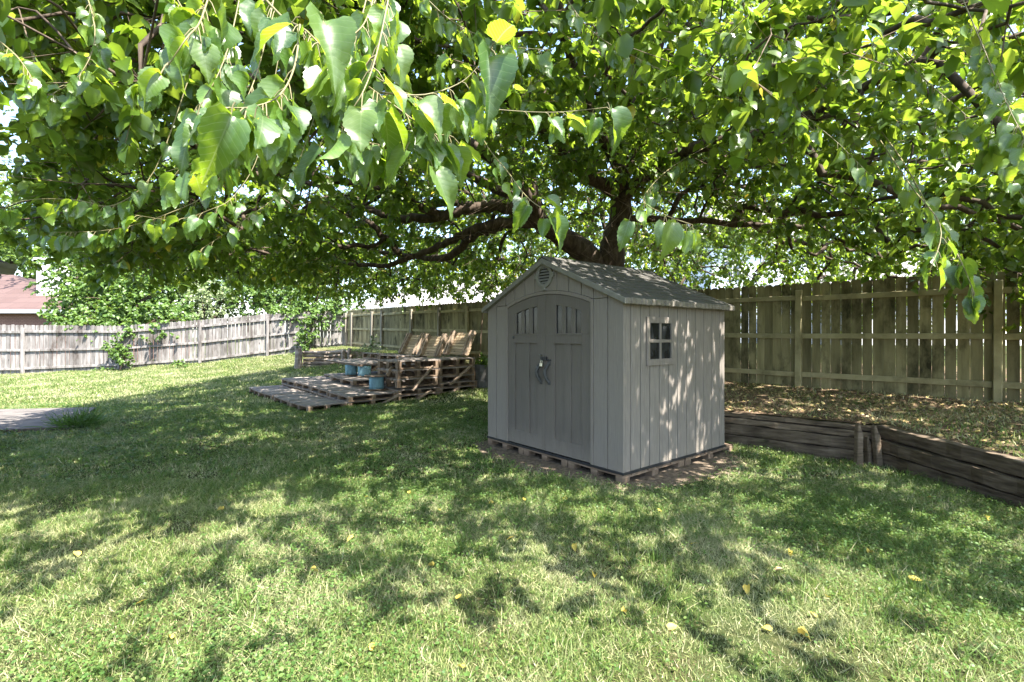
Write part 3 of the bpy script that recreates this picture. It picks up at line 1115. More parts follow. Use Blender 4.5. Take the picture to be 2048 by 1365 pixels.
lposts = [lf(690, 622, 696), lf(620, 624, 702), lf(535, 628, 714), lf(400, 640, 731), lf(239, 652, 742), lf(45, 650, 751)]
x, y, zb, zt = lposts[-1]
for k in range(4):
    x, y = x - 2.9, y - .638
    lposts.append((x, y, zb - .03 * k, zt - .0 * k))
lposts[0] = (LFA[0], LFA[1], lposts[0][2], lposts[0][3])
fence('sunlit pale grey weathered picket fence along the left side of the yard', lposts, (LFN[0], LFN[1]), M_wl, M_wl, lambda p: M_wl, .015, .02)
RFS = [-10, -7.5, -5, -2.5, 0, 2.48, 4.96, 7.4, 9.6, 11.6, 13.09, 14.76, 16.8, 17.55, 19.27]
rposts = []
for s in RFS + [20.0]:
    p = RF0 + RFD * s
    rposts.append((p[0], p[1], float(np.interp(s, [-10, 0, 2.48, 11.6, 20], [.62, .60, .62, .80, 1.05])),
                   float(np.interp(s, [-10, 0, 2.48, 11.6, 20], [2.44, 2.44, 2.47, 2.60, 2.66]))))
rposts[-1] = (LFA[0] + .12, LFA[1] - .12, 1.0, 2.66)
fence('mossy brown picket fence running behind the shed to the right side of the yard', rposts, (.7071, .7071), M_wr, M_wrb,
      lambda p: M_post if p[1] > 15.8 else M_wrb, .0055, .004)


# ------------------------------------------------------------------ retaining timbers
def timber_wall(label, p0, p1, z0, z1, ztop, n, name='retaining_wall', h=.145, joint=.5):
    t = thing(name, label, 'retaining wall', (p0[0], p0[1], z0))
    a, b = Vector((p0[0], p0[1], 0)), Vector((p1[0], p1[1], 0))
    d = (b - a).normalized()
    nrm = Vector((d.y, -d.x, 0))
    Ld = (b - a).length
    for k in range(n):
        cuts = [0] + ([joint + .12 * (k % 2) * (1 if k else -1)] if Ld > 1.6 else []) + [1]
        for i in range(len(cuts) - 1):
            m = MB()
            s0, s1 = cuts[i] * Ld + .006, cuts[i + 1] * Ld - .006
            zz0, zz1 = z0 + (z1 - z0) * cuts[i] + k * h, z0 + (z1 - z0) * cuts[i + 1] + k * h
            off = random.uniform(-.035, .035)
            nseg = 18
            strips = [(0, 1)] if random.random() < .78 else [(0, random.uniform(.42, .62))]
            if strips[0][1] < 1: strips.append((strips[0][1] + random.uniform(.03, .10), 1))
            for (ha, hb) in strips:
                rows = []
                so = random.uniform(-.018, .010)
                for q in range(nseg + 1):
                    f = q / nseg
                    c = a + d * (s0 + (s1 - s0) * f) + nrm * (off + so + random.uniform(-.012, .012))
                    zc = zz0 + (zz1 - zz0) * f
                    za_, zb_ = zc + .006 + h * ha, zc + h * hb - .008
                    rows.append([c + nrm * (sx * (.075 + random.uniform(-.016, .008))) + Vector((0, 0, (za_ + zb_) / 2 + sz * (zb_ - za_) / 2 + random.uniform(-.008, .004))) for sx, sz in ((1, -1), (1, .0), (1, 1), (-1, 1), (-1, -1))])
                vs = [v for r in rows for v in r]
                fs = [tuple(range(5)), tuple(nseg * 5 + k_ for k_ in range(4, -1, -1))]
                for q in range(nseg):
                    for k_ in range(5):
                        fs.append((q * 5 + k_, (q + 1) * 5 + k_, (q + 1) * 5 + (k_ + 1) % 5, q * 5 + (k_ + 1) % 5))
                m.add(vs, fs)
            m.build('timber', M_tie, t, world=True, bevel=.004)
    return t


timber_wall('dark rotting timber retaining wall running behind the shed to the stakes', (4.50, 5.93), (1.0, 8.88), -.05, -.03, .43, 3, h=.158, joint=.48)
timber_wall('mossy timber retaining wall curving from the stakes towards the right edge', (4.80, -1.0), (4.57, 5.99), -.12, -.03, .40, 3, h=.155, joint=.52)
G9 = 'rotten stakes at the bend of the retaining wall'
for i, (px, yt, yb, w, lean, lb) in enumerate(((1717, 846, 926, .075, -.05, 'jagged rotten stake on the left at the bend of the timber wall'),
                                               (1737, 872, 922, .05, .02, 'short thin stake between the two larger rotten stakes'),
                                               (1757, 850, 930, .075, .05, 'grey rotten stake on the right at the bend of the timber wall'))):
    Yv = 5.80 if i != 1 else 5.9
    b, tp_ = at(px, yb, Yv), at(px, yt, Yv)
    m = MB()
    pts = [(-w / 2, -.15), (w / 2, -.15), (w / 2 * .95, (tp_.z - b.z) * .72), (w * .12, (tp_.z - b.z) * .86), (-w * .05, tp_.z - b.z), (-w * .42, (tp_.z - b.z) * .93)]
    m.prism(pts, -.035, .035, lambda x, dd, z: Vector((x - lean * z, dd + .06 * z, z)))
    o = m.build('wooden_stake', M_tie, None, bevel=.008)
    o.location = b
    tag(o, lb, 'stake', G9)

# log wall at the far end of the terrace
lw = at(645, 722, 17.6)
lz = float(gz(lw.x, lw.y)) - .05
lt_ = thing('log_wall', 'short sunlit log retaining wall between two stump posts on the far lawn', 'retaining wall', (lw.x, lw.y, lz))
P0, P1 = at(597, 700, 17.5), at(695, 700, 17.9)
for q, (px, yt, w) in enumerate(((597, 697, .26), (686, 699, .14), (699, 697, .14))):
    Yv = 17.45 if q == 0 else 17.75
    tp_ = at(px, yt, Yv)
    pts = [(tp_.x + random.uniform(-.02, .02), Yv, lz + (tp_.z - lz) * f) for f in (0, .35, .7, 1.0)]
    MB().tube(pts, [w / 2 * 1.08, w / 2, w / 2 * 1.02, w / 2 * .92], 9).build('stump_post', M_log, lt_, world=True)
for q in range(5):
    zq = lz + .06 + q * .125
    r_ = .062 if q != 2 else .05
    pts = []
    for f in np.linspace(0, 1, 7):
        pts.append((P0.x + (P1.x - P0.x) * f + .1, P0.y + .16 + (P1.y - P0.y) * f + random.uniform(-.03, .03), zq + .02 * f + random.uniform(-.015, .015)))
    MB().tube(pts, [r_ * random.uniform(.85, 1.1) for _ in pts], 7).build('log', M_log, lt_, world=True)

# ------------------------------------------------------------------ path slab and soil patch
ps = MB()
pz_ = .004
ps.add([(-7.35, 8.05, -.08), (-12, 6.3, -.08), (-15, 9.2, -.08), (-8.85, 10.2, -.08), (-7.35, 8.05, .03), (-12, 6.3, .03), (-15, 9.2, .03), (-8.85, 10.2, .03)],
       [(4, 5, 6, 7)[::-1], (0, 4, 7, 3)[::-1], (0, 1, 5, 4)[::-1], (2, 3, 7, 6)[::-1], (1, 2, 6, 5)[::-1]])
o = ps.build('path', M_concrete, None, bevel=.01)
o['kind'] = 'structure'
ov = []
for k in range(40):
    a = 2 * math.pi * k / 40
    c_, s_ = math.cos(a), math.sin(a)
    lx_ = 1.211 + 1.62 * math.copysign(abs(c_) ** .6, c_) * (1 + .07 * math.sin(5 * a)) + .05
    ly_ = 1.0 + 1.45 * math.copysign(abs(s_) ** .6, s_) * (1 + .06 * math.sin(7 * a + 1))
    ov.append(SM @ Vector((lx_, ly_, 0)))
sv = [SM @ Vector((1.2, 1, 0))] + ov
sp = MB()
sp.add([(v.x, v.y, float(gz(v.x, v.y)) + .006) for v in sv], [(0, 1 + k, 1 + (k + 1) % 40) for k in range(40)])
# subdivide roughly along rings so that it follows the lawn
rings = []
for r_ in np.linspace(.05, 1, 9):
    rings.append([sv[0].lerp(v, float(r_)) for v in ov])
sp = MB()
sp.add([(v.x, v.y, float(gz(v.x, v.y)) + .012 * (1 - i / 8 * .75)) for i, r_ in enumerate(rings) for v in r_],
       [(i * 40 + k, i * 40 + (k + 1) % 40, (i + 1) * 40 + (k + 1) % 40, (i + 1) * 40 + k)[::1] for i in range(8) for k in range(40)])
o = sp.build('bare_soil', M_soil, None, smooth=True)
o['kind'] = 'structure'


# ------------------------------------------------------------------ neighbouring houses
def hip_house(label, x0, x1, y0, y1, zg, ze, zr, wallm, roofm, ridge, over=.45, rot=0):
    cx_, cy_ = (x0 + x1) / 2, (y0 + y1) / 2
    t = thing('house', label, 'house', (cx_, cy_, zg))
    MB().box(x0, x1, y0, y1, zg - 1, ze - .15).build('wall', wallm, t, world=True)
    r0, r1 = ridge
    a, b, c, d_ = x0 - over, x1 + over, y0 - over, y1 + over
    ym = (y0 + y1) / 2
    m = MB()
    m.add([(a, c, ze), (b, c, ze), (b, d_, ze), (a, d_, ze), (r0, ym, zr), (r1, ym, zr)],
          [(0, 1, 5, 4), (2, 3, 4, 5), (1, 2, 5), (3, 0, 4), (3, 2, 1, 0)])
    rfm = m.build('roof', roofm, t, world=True)
    f = MB()
    f.box(a, b, c - .03, c - .002, ze - .22, ze - .01).box(a, b, d_ + .002, d_ + .03, ze - .22, ze - .01)
    f.box(a - .03, a - .002, c, d_, ze - .22, ze - .01).box(b + .002, b + .03, c, d_, ze - .22, ze - .01)
    f.build('fascia', M_fascia, t, world=True)
    return t, rfm


h1, r1 = hip_house('brick house with pinkish shingle roof and white chimney behind the left fence', -46, -24, 27, 36, .2, zat(619, 26.6), zat(548, 31.5), M_brick, M_roofp, (-41, -33))
ch = MB()
cy0 = 28.3
xL, xR = at(74, 0, cy0).x, at(113, 0, cy0).x
zc0, zc1 = zat(612, cy0), zat(520, cy0)
ch.box(xL, xR, cy0, cy0 + .9, zc0 - .6, zc1)
zq = zc0 - .5
while zq < zc1 - .05:
    ch.box(xL - .02, xR + .02, cy0 - .02, cy0 - .001, zq, zq + .17)
    zq += .185
ch.box(xL - .12, xR + .12, cy0 - .12, cy0 + 1.02, zc1 + .001, zc1 + .12)
ch.build('chimney', M_siding_w, r1).matrix_parent_inverse = h1.matrix_world.inverted()
bpy.context.view_layer.update()
r1c = [o for o in r1.children]
for o in r1c:
    o.matrix_parent_inverse = Matrix.Identity(4)
    o.location = -Vector(h1.location)
h2, r2 = hip_house('low house with very pale shingle roof rising behind the middle of the mossy fence', -10.2, 9.5, 33, 45, .8, zat(612, 32.5), zat(548, 39), M_siding_w, M_roofw, (-3.5, 3))
h3, r3 = hip_house('pale blue two storey house glimpsed through leaves above the right fence', 11.0, 17.0, 26.5, 36, .8, zat(468, 26), zat(400, 31), M_siding_b, M_roofw, (13, 15))
wn = MB()
wx0, wx1, wz0, wz1 = at(1446, 0, 26.5).x, at(1482, 0, 26.5).x, zat(556, 26.5), zat(524, 26.5)
wn.box(wx0 - .1, wx1 + .1, 26.44, 26.495, wz0 - .1, wz0).box(wx0 - .1, wx1 + .1, 26.44, 26.495, wz1, wz1 + .1)
wn.box(wx0 - .1, wx0, 26.44, 26.495, wz0, wz1).box(wx1, wx1 + .1, 26.44, 26.495, wz0, wz1)
wn.box((wx0 + wx1) / 2 - .03, (wx0 + wx1) / 2 + .03, 26.45, 26.495, wz0, wz1)
wn.box(wx0, (wx0 + wx1) / 2 - .03, 26.45, 26.495, (wz0 + wz1) / 2 - .03, (wz0 + wz1) / 2 + .03).box((wx0 + wx1) / 2 + .03, wx1, 26.45, 26.495, (wz0 + wz1) / 2 - .03, (wz0 + wz1) / 2 + .03)
w_o = wn.build('window', M_siding_w, h3, world=True)
MB().box(wx0, wx1, 26.47, 26.49, wz0, wz1).build('pane', M_hglass, w_o)
w_o.children[0].location = -Vector(h3.location)
sd = MB()
zq = .8
while zq < zat(475, 26.5):
    if not (wz0 - .3 < zq < wz1 + .1):
        sd.box(11.0, 17.0, 26.47, 26.499, zq, zq + .16)
    zq += .18
sd.build('lap_siding', M_siding_b, h3, world=True)
h4, r4 = hip_house('long house with a pale low roof line just above the right fence', 14.5, 34, 20.5, 30, .8, zat(566, 20), zat(500, 25), M_siding_w, M_roofw, (19, 30))

# own house at the left edge: only its eave corner is in view
ec = at(29, 540, 6.0)
oh = thing('house', 'corner of a house eave with beige gutter at the left edge', 'house', (ec.x - 3, 2, 0))
MB().box(ec.x - 8, ec.x - .55, -12, 5.5, -.3, 2.32).build('wall', M_brick, oh, world=True)
gt = MB()
gpts = [(0, 0), (.10, .0), (.115, .05), (.13, .07), (.13, .13), (.118, .13), (.118, .075), (.10, .055), (.09, .012), (.012, .012), (.012, .13), (0, .13)]
gx, gzz = ec.x - .13, ec.z - .06
gt.prism(gpts, -12, 6.02, lambda x, d_, z: Vector((gx + x, d_, gzz + z)))
gt.prism([(0, 0), (.10, 0), (.115, .05), (.13, .07), (.13, .13), (0, .13)], 6.021, 6.03, lambda x, d_, z: Vector((gx + x, d_, gzz + z)))
gto = gt.build('gutter', M_gutter, oh, world=True)
dp = MB().tube([(gx + .06, 5.85, gzz + .0), (gx + .055, 5.85, gzz - .06), (gx - .02, 5.84, gzz - .15), (gx - .2, 5.82, gzz - .24), (gx - .36, 5.8, gzz - .3), (gx - .4, 5.8, gzz - .45), (gx - .4, 5.8, .0)], .04, 10)
dp.build('downspout', M_gutter, oh, world=True, smooth=True)
rfm = MB()
rfm.add([(gx + .06, -12, gzz + .14), (gx + .06, 6.0, gzz + .14), (gx - 4, 6.0, gzz + 2.0), (gx - 4, -12, gzz + 2.0), (gx - .01, -12, gzz + .0), (gx - .01, 6.0, gzz + .0), (gx - 4, 6.0, gzz + 1.86), (gx - 4, -12, gzz + 1.86)],
        [(0, 1, 2, 3), (7, 6, 5, 4), (0, 4, 5, 1), (1, 5, 6, 2), (2, 6, 7, 3), (3, 7, 4, 0)])
rfm.box(gx - .6, gx - .012, -12, 5.98, gzz - .02, gzz - .005)
rfm.build('roof', M_roofp, oh, world=True)


# ------------------------------------------------------------------ leaves: templates
def leaf_low(w=.38, fold=.10, droop=.12):
    """heart leaf along +y, unit length"""
    v = [(0, 0, 0), (0, .35, 0), (0, .70, -droop * .5), (0, 1.0, -droop * 1.6)]
    f = []
    for s in (-1, 1):
        b_ = len(v)
        v += [(s * w * .62, -.02, fold * .6), (s * w, .30, fold), (s * w * .80, .62, fold * .5), (s * w * .32, .86, -droop * .8)]
        q = [(0, 1, b_ + 1, b_), (1, 2, b_ + 2, b_ + 1), (2, 3, b_ + 3, b_ + 2)]
        f += [tuple(reversed(x)) if s > 0 else x for x in q]
    return v, [tuple(reversed(x)) for x in f]


def leaf_hi(w=.42, fold=.14, droop=.22, n=17, wave=.03):
    v, uv, f = [], [], []
    for i in range(n):
        t = i / (n - 1)
        if t < .36:
            hw = w * (1 - ((.36 - t) / .36) ** 2.3) ** .5
        else:
            u = (t - .36) / .64
            hw = w * (1 - u ** 1.7) * (1 - .16 * u) + w * .06 * (1 - u) * u
        z = -droop * t * t
        for j, s in enumerate((-1, -.5, 0, .5, 1)):
            ser = (.016 if i % 2 else -.016) * (abs(s) == 1) * (0 < t < 1)
            x = s * (hw + ser)
            lobe = (.11 * abs(s) * (1 - t / .36) if t < .36 else 0) * (1 if t > 0 else 0)
            yy = t - lobe + (.012 if i % 2 else 0) * (abs(s) == 1)
            v.append((x, yy, z + fold * abs(s) * hw / w * .9 + wave * (math.sin(8 * t + 2 * s) * abs(s) + .35 * math.sin(17 * t + 1.5 * s) * abs(s))))
            uv.append((.5 + s * hw, t))
    for i in range(n - 1):
        for j in range(4):
            f.append((i * 5 + j, i * 5 + j + 1, (i + 1) * 5 + j + 1, (i + 1) * 5 + j))
    return v, f, uv


LV, LF = leaf_low()


def rand_dirs(n, zbias=0.0, zscale=1.0):
    d = rng.normal(size=(n, 3))
    d[:, 2] = d[:, 2] * zscale + zbias
    return norm(d)


def twig_leaves(c, d, length, nl, droop=.55):
    """points and tip directions of leaves set along twigs. c (m,3) starts, d (m,3) directions"""
    m = len(c)
    t = rng.uniform(.15, 1.0, (m, nl))
    L = np.asarray(length)[:, None]
    P = c[:, None, :] + d[:, None, :] * (t * L)[..., None]
    P[..., 2] -= .22 * (t * L) ** 2 / np.maximum(L, .2)
    side = rand_dirs(m * nl, 0, .5).reshape(m, nl, 3)
    tip = norm(d[:, None, :] * .5 + side * .9 + np.array([0, 0, -droop]))
    return P.reshape(-1, 3), tip.reshape(-1, 3)


def twig_mesh(name, c, d, length, r, mat, parent):
    # three sided tapered twigs as one part
    k = 3
    tv = []
    for i, (z, rr) in enumerate(((0, 1), (.5, .8), (1, .35))):
        for q in range(k):
            a = 2 * math.pi * q / k
            tv.append((rr * math.cos(a), z, rr * math.sin(a)))
    tv = np.array(tv)
    tf = [(i * k + q, i * k + (q + 1) % k, (i + 1) * k + (q + 1) % k, (i + 1) * k + q) for i in range(2) for q in range(k)]
    M3 = frames(d, rand_dirs(len(d)), np.full(len(d), r), length, np.full(len(d), r))
    return mass(name, tv, tf, M3, c, mat, parent)


def smooth_path(pts, n=6):
    P = [np.array(p, float) for p in pts]
    out = []
    for i in range(len(P) - 1):
        p0, p1, p2, p3 = P[max(i - 1, 0)], P[i], P[i + 1], P[min(i + 2, len(P) - 1)]
        for k in range(n):
            t = k / n
            out.append(.5 * ((2 * p1) + (-p0 + p2) * t + (2 * p0 - 5 * p1 + 4 * p2 - p3) * t * t + (-p0 + 3 * p1 - 3 * p2 + p3) * t ** 3))
    out.append(P[-1])
    return out


# ------------------------------------------------------------------ the mulberry tree
TB = Vector((1.92, 9.75, 0))
TBZ = H(TB.x, TB.y)
tree = thing('mulberry_tree', 'huge spreading mulberry tree with forked trunk behind the shed, its canopy over the yard', 'tree', (TB.x, TB.y, TBZ))
LIMB = []   # (points, r0, r1)


def limb(pts, r0, r1, n=6):
    p = smooth_path(pts, n)
    p = [q + rng.normal(size=3) * .018 for q in p]
    LIMB.append((p, np.linspace(r0, r1, len(p))))
    return p


b0 = (TB.x - .05, TB.y, TBZ - .3)
lt0 = at(1185, 530, 9.6)
trunkL = limb([b0, (TB.x - .1, TB.y, TBZ + .9), lt0, at(1130, 478, 9.4), at(1082, 446, 9.1)], .34, .16)
trunkR = limb([(TB.x + .1, TB.y + .1, TBZ - .3), (TB.x + .12, TB.y + .1, TBZ + .9), at(1222, 522, 9.7), at(1238, 450, 9.6), at(1243, 385, 9.5)], .33, .19)
limb([at(1092, 450, 9.15), at(1020, 446, 9.0), at(965, 455, 9.0), at(905, 478, 9.2), at(850, 505, 9.4), at(760, 532, 10.0), at(650, 520, 10.6)], .115, .035)
limb([at(1082, 448, 9.1), at(1010, 415, 8.9), at(945, 418, 8.8), at(880, 433, 8.7), at(800, 437, 8.8), at(720, 412, 9.0), at(620, 365, 9.3), at(480, 330, 9.4)], .125, .04)
limb([at(1000, 450, 9.0), at(950, 470, 9.5), at(900, 512, 10.0), at(840, 515, 10.6), at(740, 500, 11.5), at(600, 480, 12.5)], .11, .03)
limb([at(800, 505, 9.5), at(745, 450, 9.4), at(700, 420, 9.6), at(640, 400, 10)], .07, .03)
limb([at(1243, 390, 9.5), at(1250, 300, 9.0), at(1280, 165, 8.3), at(1322, 60, 7.6), at(1308, -40, 7.2), at(1280, -200, 6.8)], .19, .08)
limb([at(1238, 440, 9.6), at(1320, 440, 9.4), at(1440, 446, 9.2), at(1580, 452, 9.0), at(1740, 440, 8.5), at(1900, 400, 7.8)], .075, .025)
limb([at(1243, 400, 9.5), at(1310, 330, 8.3), at(1420, 290, 7.0), at(1560, 262, 5.8), at(1700, 190, 4.9), at(1850, 120, 4.2)], .13, .03)
limb([at(1240, 395, 9.5), at(1150, 330, 8.3), at(1080, 250, 7.0), at(950, 160, 5.8), at(790, 60, 4.6), at(600, -60, 3.7)], .13, .03)
limb([at(1243, 392, 9.5), at(1230, 330, 8.3), at(1170, 200, 6.4), at(1120, 40, 4.8), at(1080, -150, 3.8)], .11, .03)
limb([at(1315, 75, 7.6), at(1220, 70, 7.2), at(1090, 72, 6.9), at(900, 60, 6.4), at(700, 80, 6.2)], .06, .02)
limb([at(1322, 60, 7.6), at(1480, 50, 6.8), at(1640, 42, 6.2), at(1780, 25, 5.6), at(1900, -10, 5.2)], .08, .025)
limb([at(1085, 446, 9.1), at(1000, 330, 8.2), at(860, 250, 7.6), at(660, 180, 7.0), at(430, 150, 6.4), at(200, 150, 6.0)], .13, .03)
limb([at(880, 433, 8.7), at(760, 380, 7.9), at(600, 350, 7.2), at(420, 360, 6.4), at(260, 390, 5.8)], .08, .025)
for tgt, z in (((-4.5, 13.5), 4.6), ((2.5, 15.5), 5.0), ((7.0, 12.5), 5.0), ((-2, 16), 5.6), ((8.2, 8.6), 4.6), ((4.0, 10.0), 7.6), ((-1.0, 9.0), 7.4), ((-5.6, 9.8), 6.2), ((3.4, 6.0), 7.0), ((-.5, 12.5), 6.6)):
    a0 = np.array(trunkR[-1]) if tgt[0] > 0 else np.array(trunkL[-2])
    e = np.array([tgt[0], tgt[1], z])
    m_ = (a0 + e) / 2 + np.array([0, 0, .5])
    limb([a0, a0 * .7 + m_ * .3 + np.array([0, 0, .25]), m_, e], .12, .03)

nodes = np.array([p for L, _ in LIMB for p in L])
n_limb = len(nodes)


def canopy_R(ang):
    # ang measured from the trunk; the crown is a little longer to the back left
    return 9.3 + 1.0 * np.cos(ang - 2.6) + .35 * np.sin(3 * ang) + .25 * np.sin(5 * ang + 1)


def sample_canopy(n, lower):
    out = []
    while len(out) < n:
        m = 4000
        a = rng.uniform(-math.pi, math.pi, m)
        r = np.sqrt(rng.uniform(0, 1, m))
        Rr = canopy_R(a)
        x, y = TB.x + r * Rr * np.cos(a), TB.y + r * Rr * np.sin(a)
        lat = np.abs(x - .19 * y + np.where(x < .19 * y, .9, -.4))
        Sd = np.where(y < 9.6, np.clip((lat - 1.0) / 2.4, 0, 1), .8)
        zl = 4.3 - 1.65 * r ** 1.6 - 1.3 * Sd * r + .2 * np.sin(1.3 * x + .5) * np.cos(1.1 * y)
        zl = np.where(x < .15 * y, np.maximum(zl, np.where(x < -.82 * y, 2.30 + .085 * y, np.where(x < -.42 * y, 2.0 + .085 * y, 1.95 + .066 * y))), zl)
        zu = 3.2 + 4.6 * np.sqrt(np.clip(1 - r ** 2, 0, 1)) + .4 * np.sin(1.9 * x) * np.sin(1.7 * y)
        if lower:
            z = zl + rng.uniform(0, 1, m) ** 1.3 * 1.0
        else:
            u = rng.uniform(0, 1, m)
            z = zl + .5 + (zu - zl - .5) * np.where(rng.uniform(0, 1, m) < .55, 1 - .25 * u, u)
        ok = z < zu + .2
        # keep clear of the viewer's spot, the shed roof and the fence side to the right
        dc = np.hypot(x, y + .2)
        ok &= ~((dc < 1.9))
        ok &= y > .6
        dens = np.clip((y - 1.0) / 3.2, .0, 1)
        dens *= np.clip(1.15 - np.clip((x + y - 11.5) / 5, 0, 1) * .55, 0, 1)
        blob = .5 + .5 * np.sin(1.15 * x + 1.0) * np.sin(1.25 * y + .4) + .35 * np.sin(2.3 * x - 1.7 * y + z)
        dens *= np.clip(.35 + blob, np.where((x < 2.5) & (y > 3.6), .6, .14), 1)
        ok &= rng.uniform(0, 1, m) < dens
        for q in np.nonzero(ok)[0]: out.append((x[q], y[q], z[q]))
    return np.array(out[:n])


att = np.concatenate([sample_canopy(2000, True), sample_canopy(3200, False)])
def puff(cx_, cy_, cz_, rx_, ry_, rz_, n):
    return np.array([cx_, cy_, cz_]) + rand_dirs(n) * rng.uniform(.2, 1, (n, 1)) * np.array([rx_, ry_, rz_])


att = np.concatenate([att, puff(-6.2, 6.0, 5.0, 2.0, 2.0, .8, 170), puff(-4.6, 4.4, 4.4, 1.6, 1.6, .8, 110), puff(-2.0, 4.2, 4.4, 2.2, 1.4, .9, 140)])
gap_ = (att[:, 0] < -.95 * att[:, 1]) & (att[:, 2] - CAMZ > .27 * att[:, 1]) & (att[:, 2] - CAMZ < .60 * att[:, 1]) & (att[:, 1] < 9.5)
att = att[~gap_]
# greedy growth outwards from the limbs
rt = np.array([TB.x, TB.y, 3.2])
order = np.argsort(np.linalg.norm((att - rt) * np.array([1, 1, 1.2]), axis=1))
att = att[order]
par = []
allp = np.zeros((n_limb + len(att), 3))
allp[:n_limb] = nodes
plen = np.zeros(len(allp))
plen[:n_limb] = np.linalg.norm(nodes - rt, axis=1)
for i, p in enumerate(att):
    k = n_limb + i
    dist = np.linalg.norm(allp[:k] - p, axis=1)
    cost = dist + .25 * plen[:k]
    j = int(np.argmin(cost))
    par.append(j)
    allp[k] = p
    plen[k] = plen[j] + dist[j]
cnt = np.ones(len(allp))
for i in range(len(att) - 1, -1, -1):
    j = par[i]
    if j >= n_limb: cnt[j] += cnt[n_limb + i]
rad = .0065 * cnt ** .45
# chains
kids = {}
for i, j in enumerate(par): kids.setdefault(j, []).append(n_limb + i)
bm_ = MB()
done = set()
for i in range(len(att)):
    k = n_limb + i
    if k in done: continue
    chain = [par[i], k]
    done.add(k)
    while kids.get(chain[-1]):
        nx_ = max(kids[chain[-1]], key=lambda q: cnt[q])
        if nx_ in done: break
        done.add(nx_)
        chain.append(nx_)
    pts, rr = [], []
    for a, b in zip(chain[:-1], chain[1:]):
        pa, pb = allp[a], allp[b]
        Ld = np.linalg.norm(pb - pa)
        pts += [pa, pa * .66 + pb * .34 + rng.normal(size=3) * .05 * Ld + np.array([0, 0, .05 * Ld]), pa * .33 + pb * .67 + rng.normal(size=3) * .05 * Ld + np.array([0, 0, .04 * Ld])]
        rr += [rad[b]] * 3
    pts.append(allp[chain[-1]])
    rr.append(rad[chain[-1]] * .6)
    bm_.tube(pts, rr, 6 if rr[0] > .02 else 4, cap=False)
bm_.build('branches', M_bark, tree, world=True, smooth=True)
for i, (p, rr) in enumerate(LIMB):
    MB().tube(p, list(rr), 14 if i < 2 else 10).build('trunk' if i < 2 else 'limb', M_bark, tree, world=True, smooth=True)
# leafy twigs
cs = np.repeat(att, 3, axis=0)
outw = norm(cs - rt)
dirs = norm(outw * .55 + rand_dirs(len(cs), -.15, .6))
lens = rng.uniform(.30, .62, len(cs))
twig_mesh('twigs', cs, dirs, lens, .0038, M_twig, tree)
P, tip = twig_leaves(cs, dirs, lens, 13)
# a few of the twig leaves are missing at random
keep = rng.uniform(0, 1, len(P)) < .93
P, tip = P[keep], tip[keep]
nrm = norm(rand_dirs(len(P)) * .75 + np.array([0, 0, 1.0]))
sc = rng.uniform(.07, .135, len(P))
mass('crown', LV, LF, frames(tip, nrm, sc, sc, sc), P + tip * .02, M_leaf, tree)
# thin bare shoots tangled round the middle of the crown
nb_ = 420
a = rng.uniform(-math.pi, math.pi, nb_)
r_ = rng.uniform(0, 1, nb_) ** .6 * 3.6
bp = np.stack([TB.x - 1.0 + r_ * np.cos(a), TB.y - .6 + r_ * np.sin(a), rng.uniform(3.0, 4.3, nb_)], -1)
bd = rand_dirs(nb_, -.25, .8)
twig_mesh('bare_shoots', bp, bd, rng.uniform(.4, 1.1, nb_), .004, M_twig, tree)

# low leafy sprays hanging near the viewer (still branches of the same tree)
HV, HF, HUV = leaf_hi(.39, .20, .30, 17, .05)
HV2, HF2, HUV2 = leaf_hi(.43, .36, .50, 17, .075)
HV3, HF3, HUV3 = leaf_hi(.37, .10, .20, 17, .06)
hero = {0: ([], [], [], [], []), 1: ([], [], [], [], []), 2: ([], [], [], [], [])}   # P, tip, nrm, size
stem = MB()


def add_leaf(p, tip, nrm, size, kind=None, pet=.035, wf=1.0):
    k = random.choice((0, 0, 1, 2)) if kind is None else kind
    h = hero[k]
    tip = Vector(tip).normalized()
    q = Vector(p) + tip * pet + Vector((0, 0, -.006))
    stem.tube([p, (Vector(p) * .5 + q * .5) + Vector((0, 0, .006)), q + tip * size * .02], [.0016, .0013, .0012], 5, cap=False)
    h[0].append(tuple(q))
    h[1].append(tuple(tip))
    h[2].append(tuple(nrm))
    h[3].append(size)
    h[4].append(wf)


def px_leaf(a, b, Ya, Yb, facing=(0, -1, .5), kind=None, wob=.25):
    pa, pb = at(*a, Ya), at(*b, Yb)
    L = (pb - pa).length
    nn = Vector(facing) + Vector((random.uniform(-wob, wob), random.uniform(-wob, wob), random.uniform(-wob, wob)))
    add_leaf(pa, pb - pa, nn, L * .76, kind, pet=L * .12, wf=random.uniform(.66, .84))


def spray(pts, r, nleaf, smin, smax, spread=.8, out=(0, 0, 0), droop=.6):
    p = smooth_path(pts, 5)
    stem.tube(p, list(np.linspace(r, r * .35, len(p))), 6)
    for k in range(nleaf):
        f = random.uniform(.12, 1.0)
        i = min(int(f * (len(p) - 1)), len(p) - 2)
        q = Vector(p[i]).lerp(Vector(p[i + 1]), f * (len(p) - 1) - i)
        d = (Vector(p[i + 1]) - Vector(p[i])).normalized()
        s = d.cross(Vector((0, 0, 1))).normalized() * (1 if k % 2 else -1)
        tip = d * random.uniform(.1, .7) + s * spread * random.uniform(.2, 1.0) + Vector((0, 0, -droop * random.uniform(.5, 2.2))) + Vector(out)
        nn = Vector((random.uniform(-.6, .6), random.uniform(-.6, .6), 1.0)) + s * random.uniform(-.3, .7)
        add_leaf(q, tip, nn, random.uniform(smin, smax))


def P3(*q): return [at(*a) for a in q]


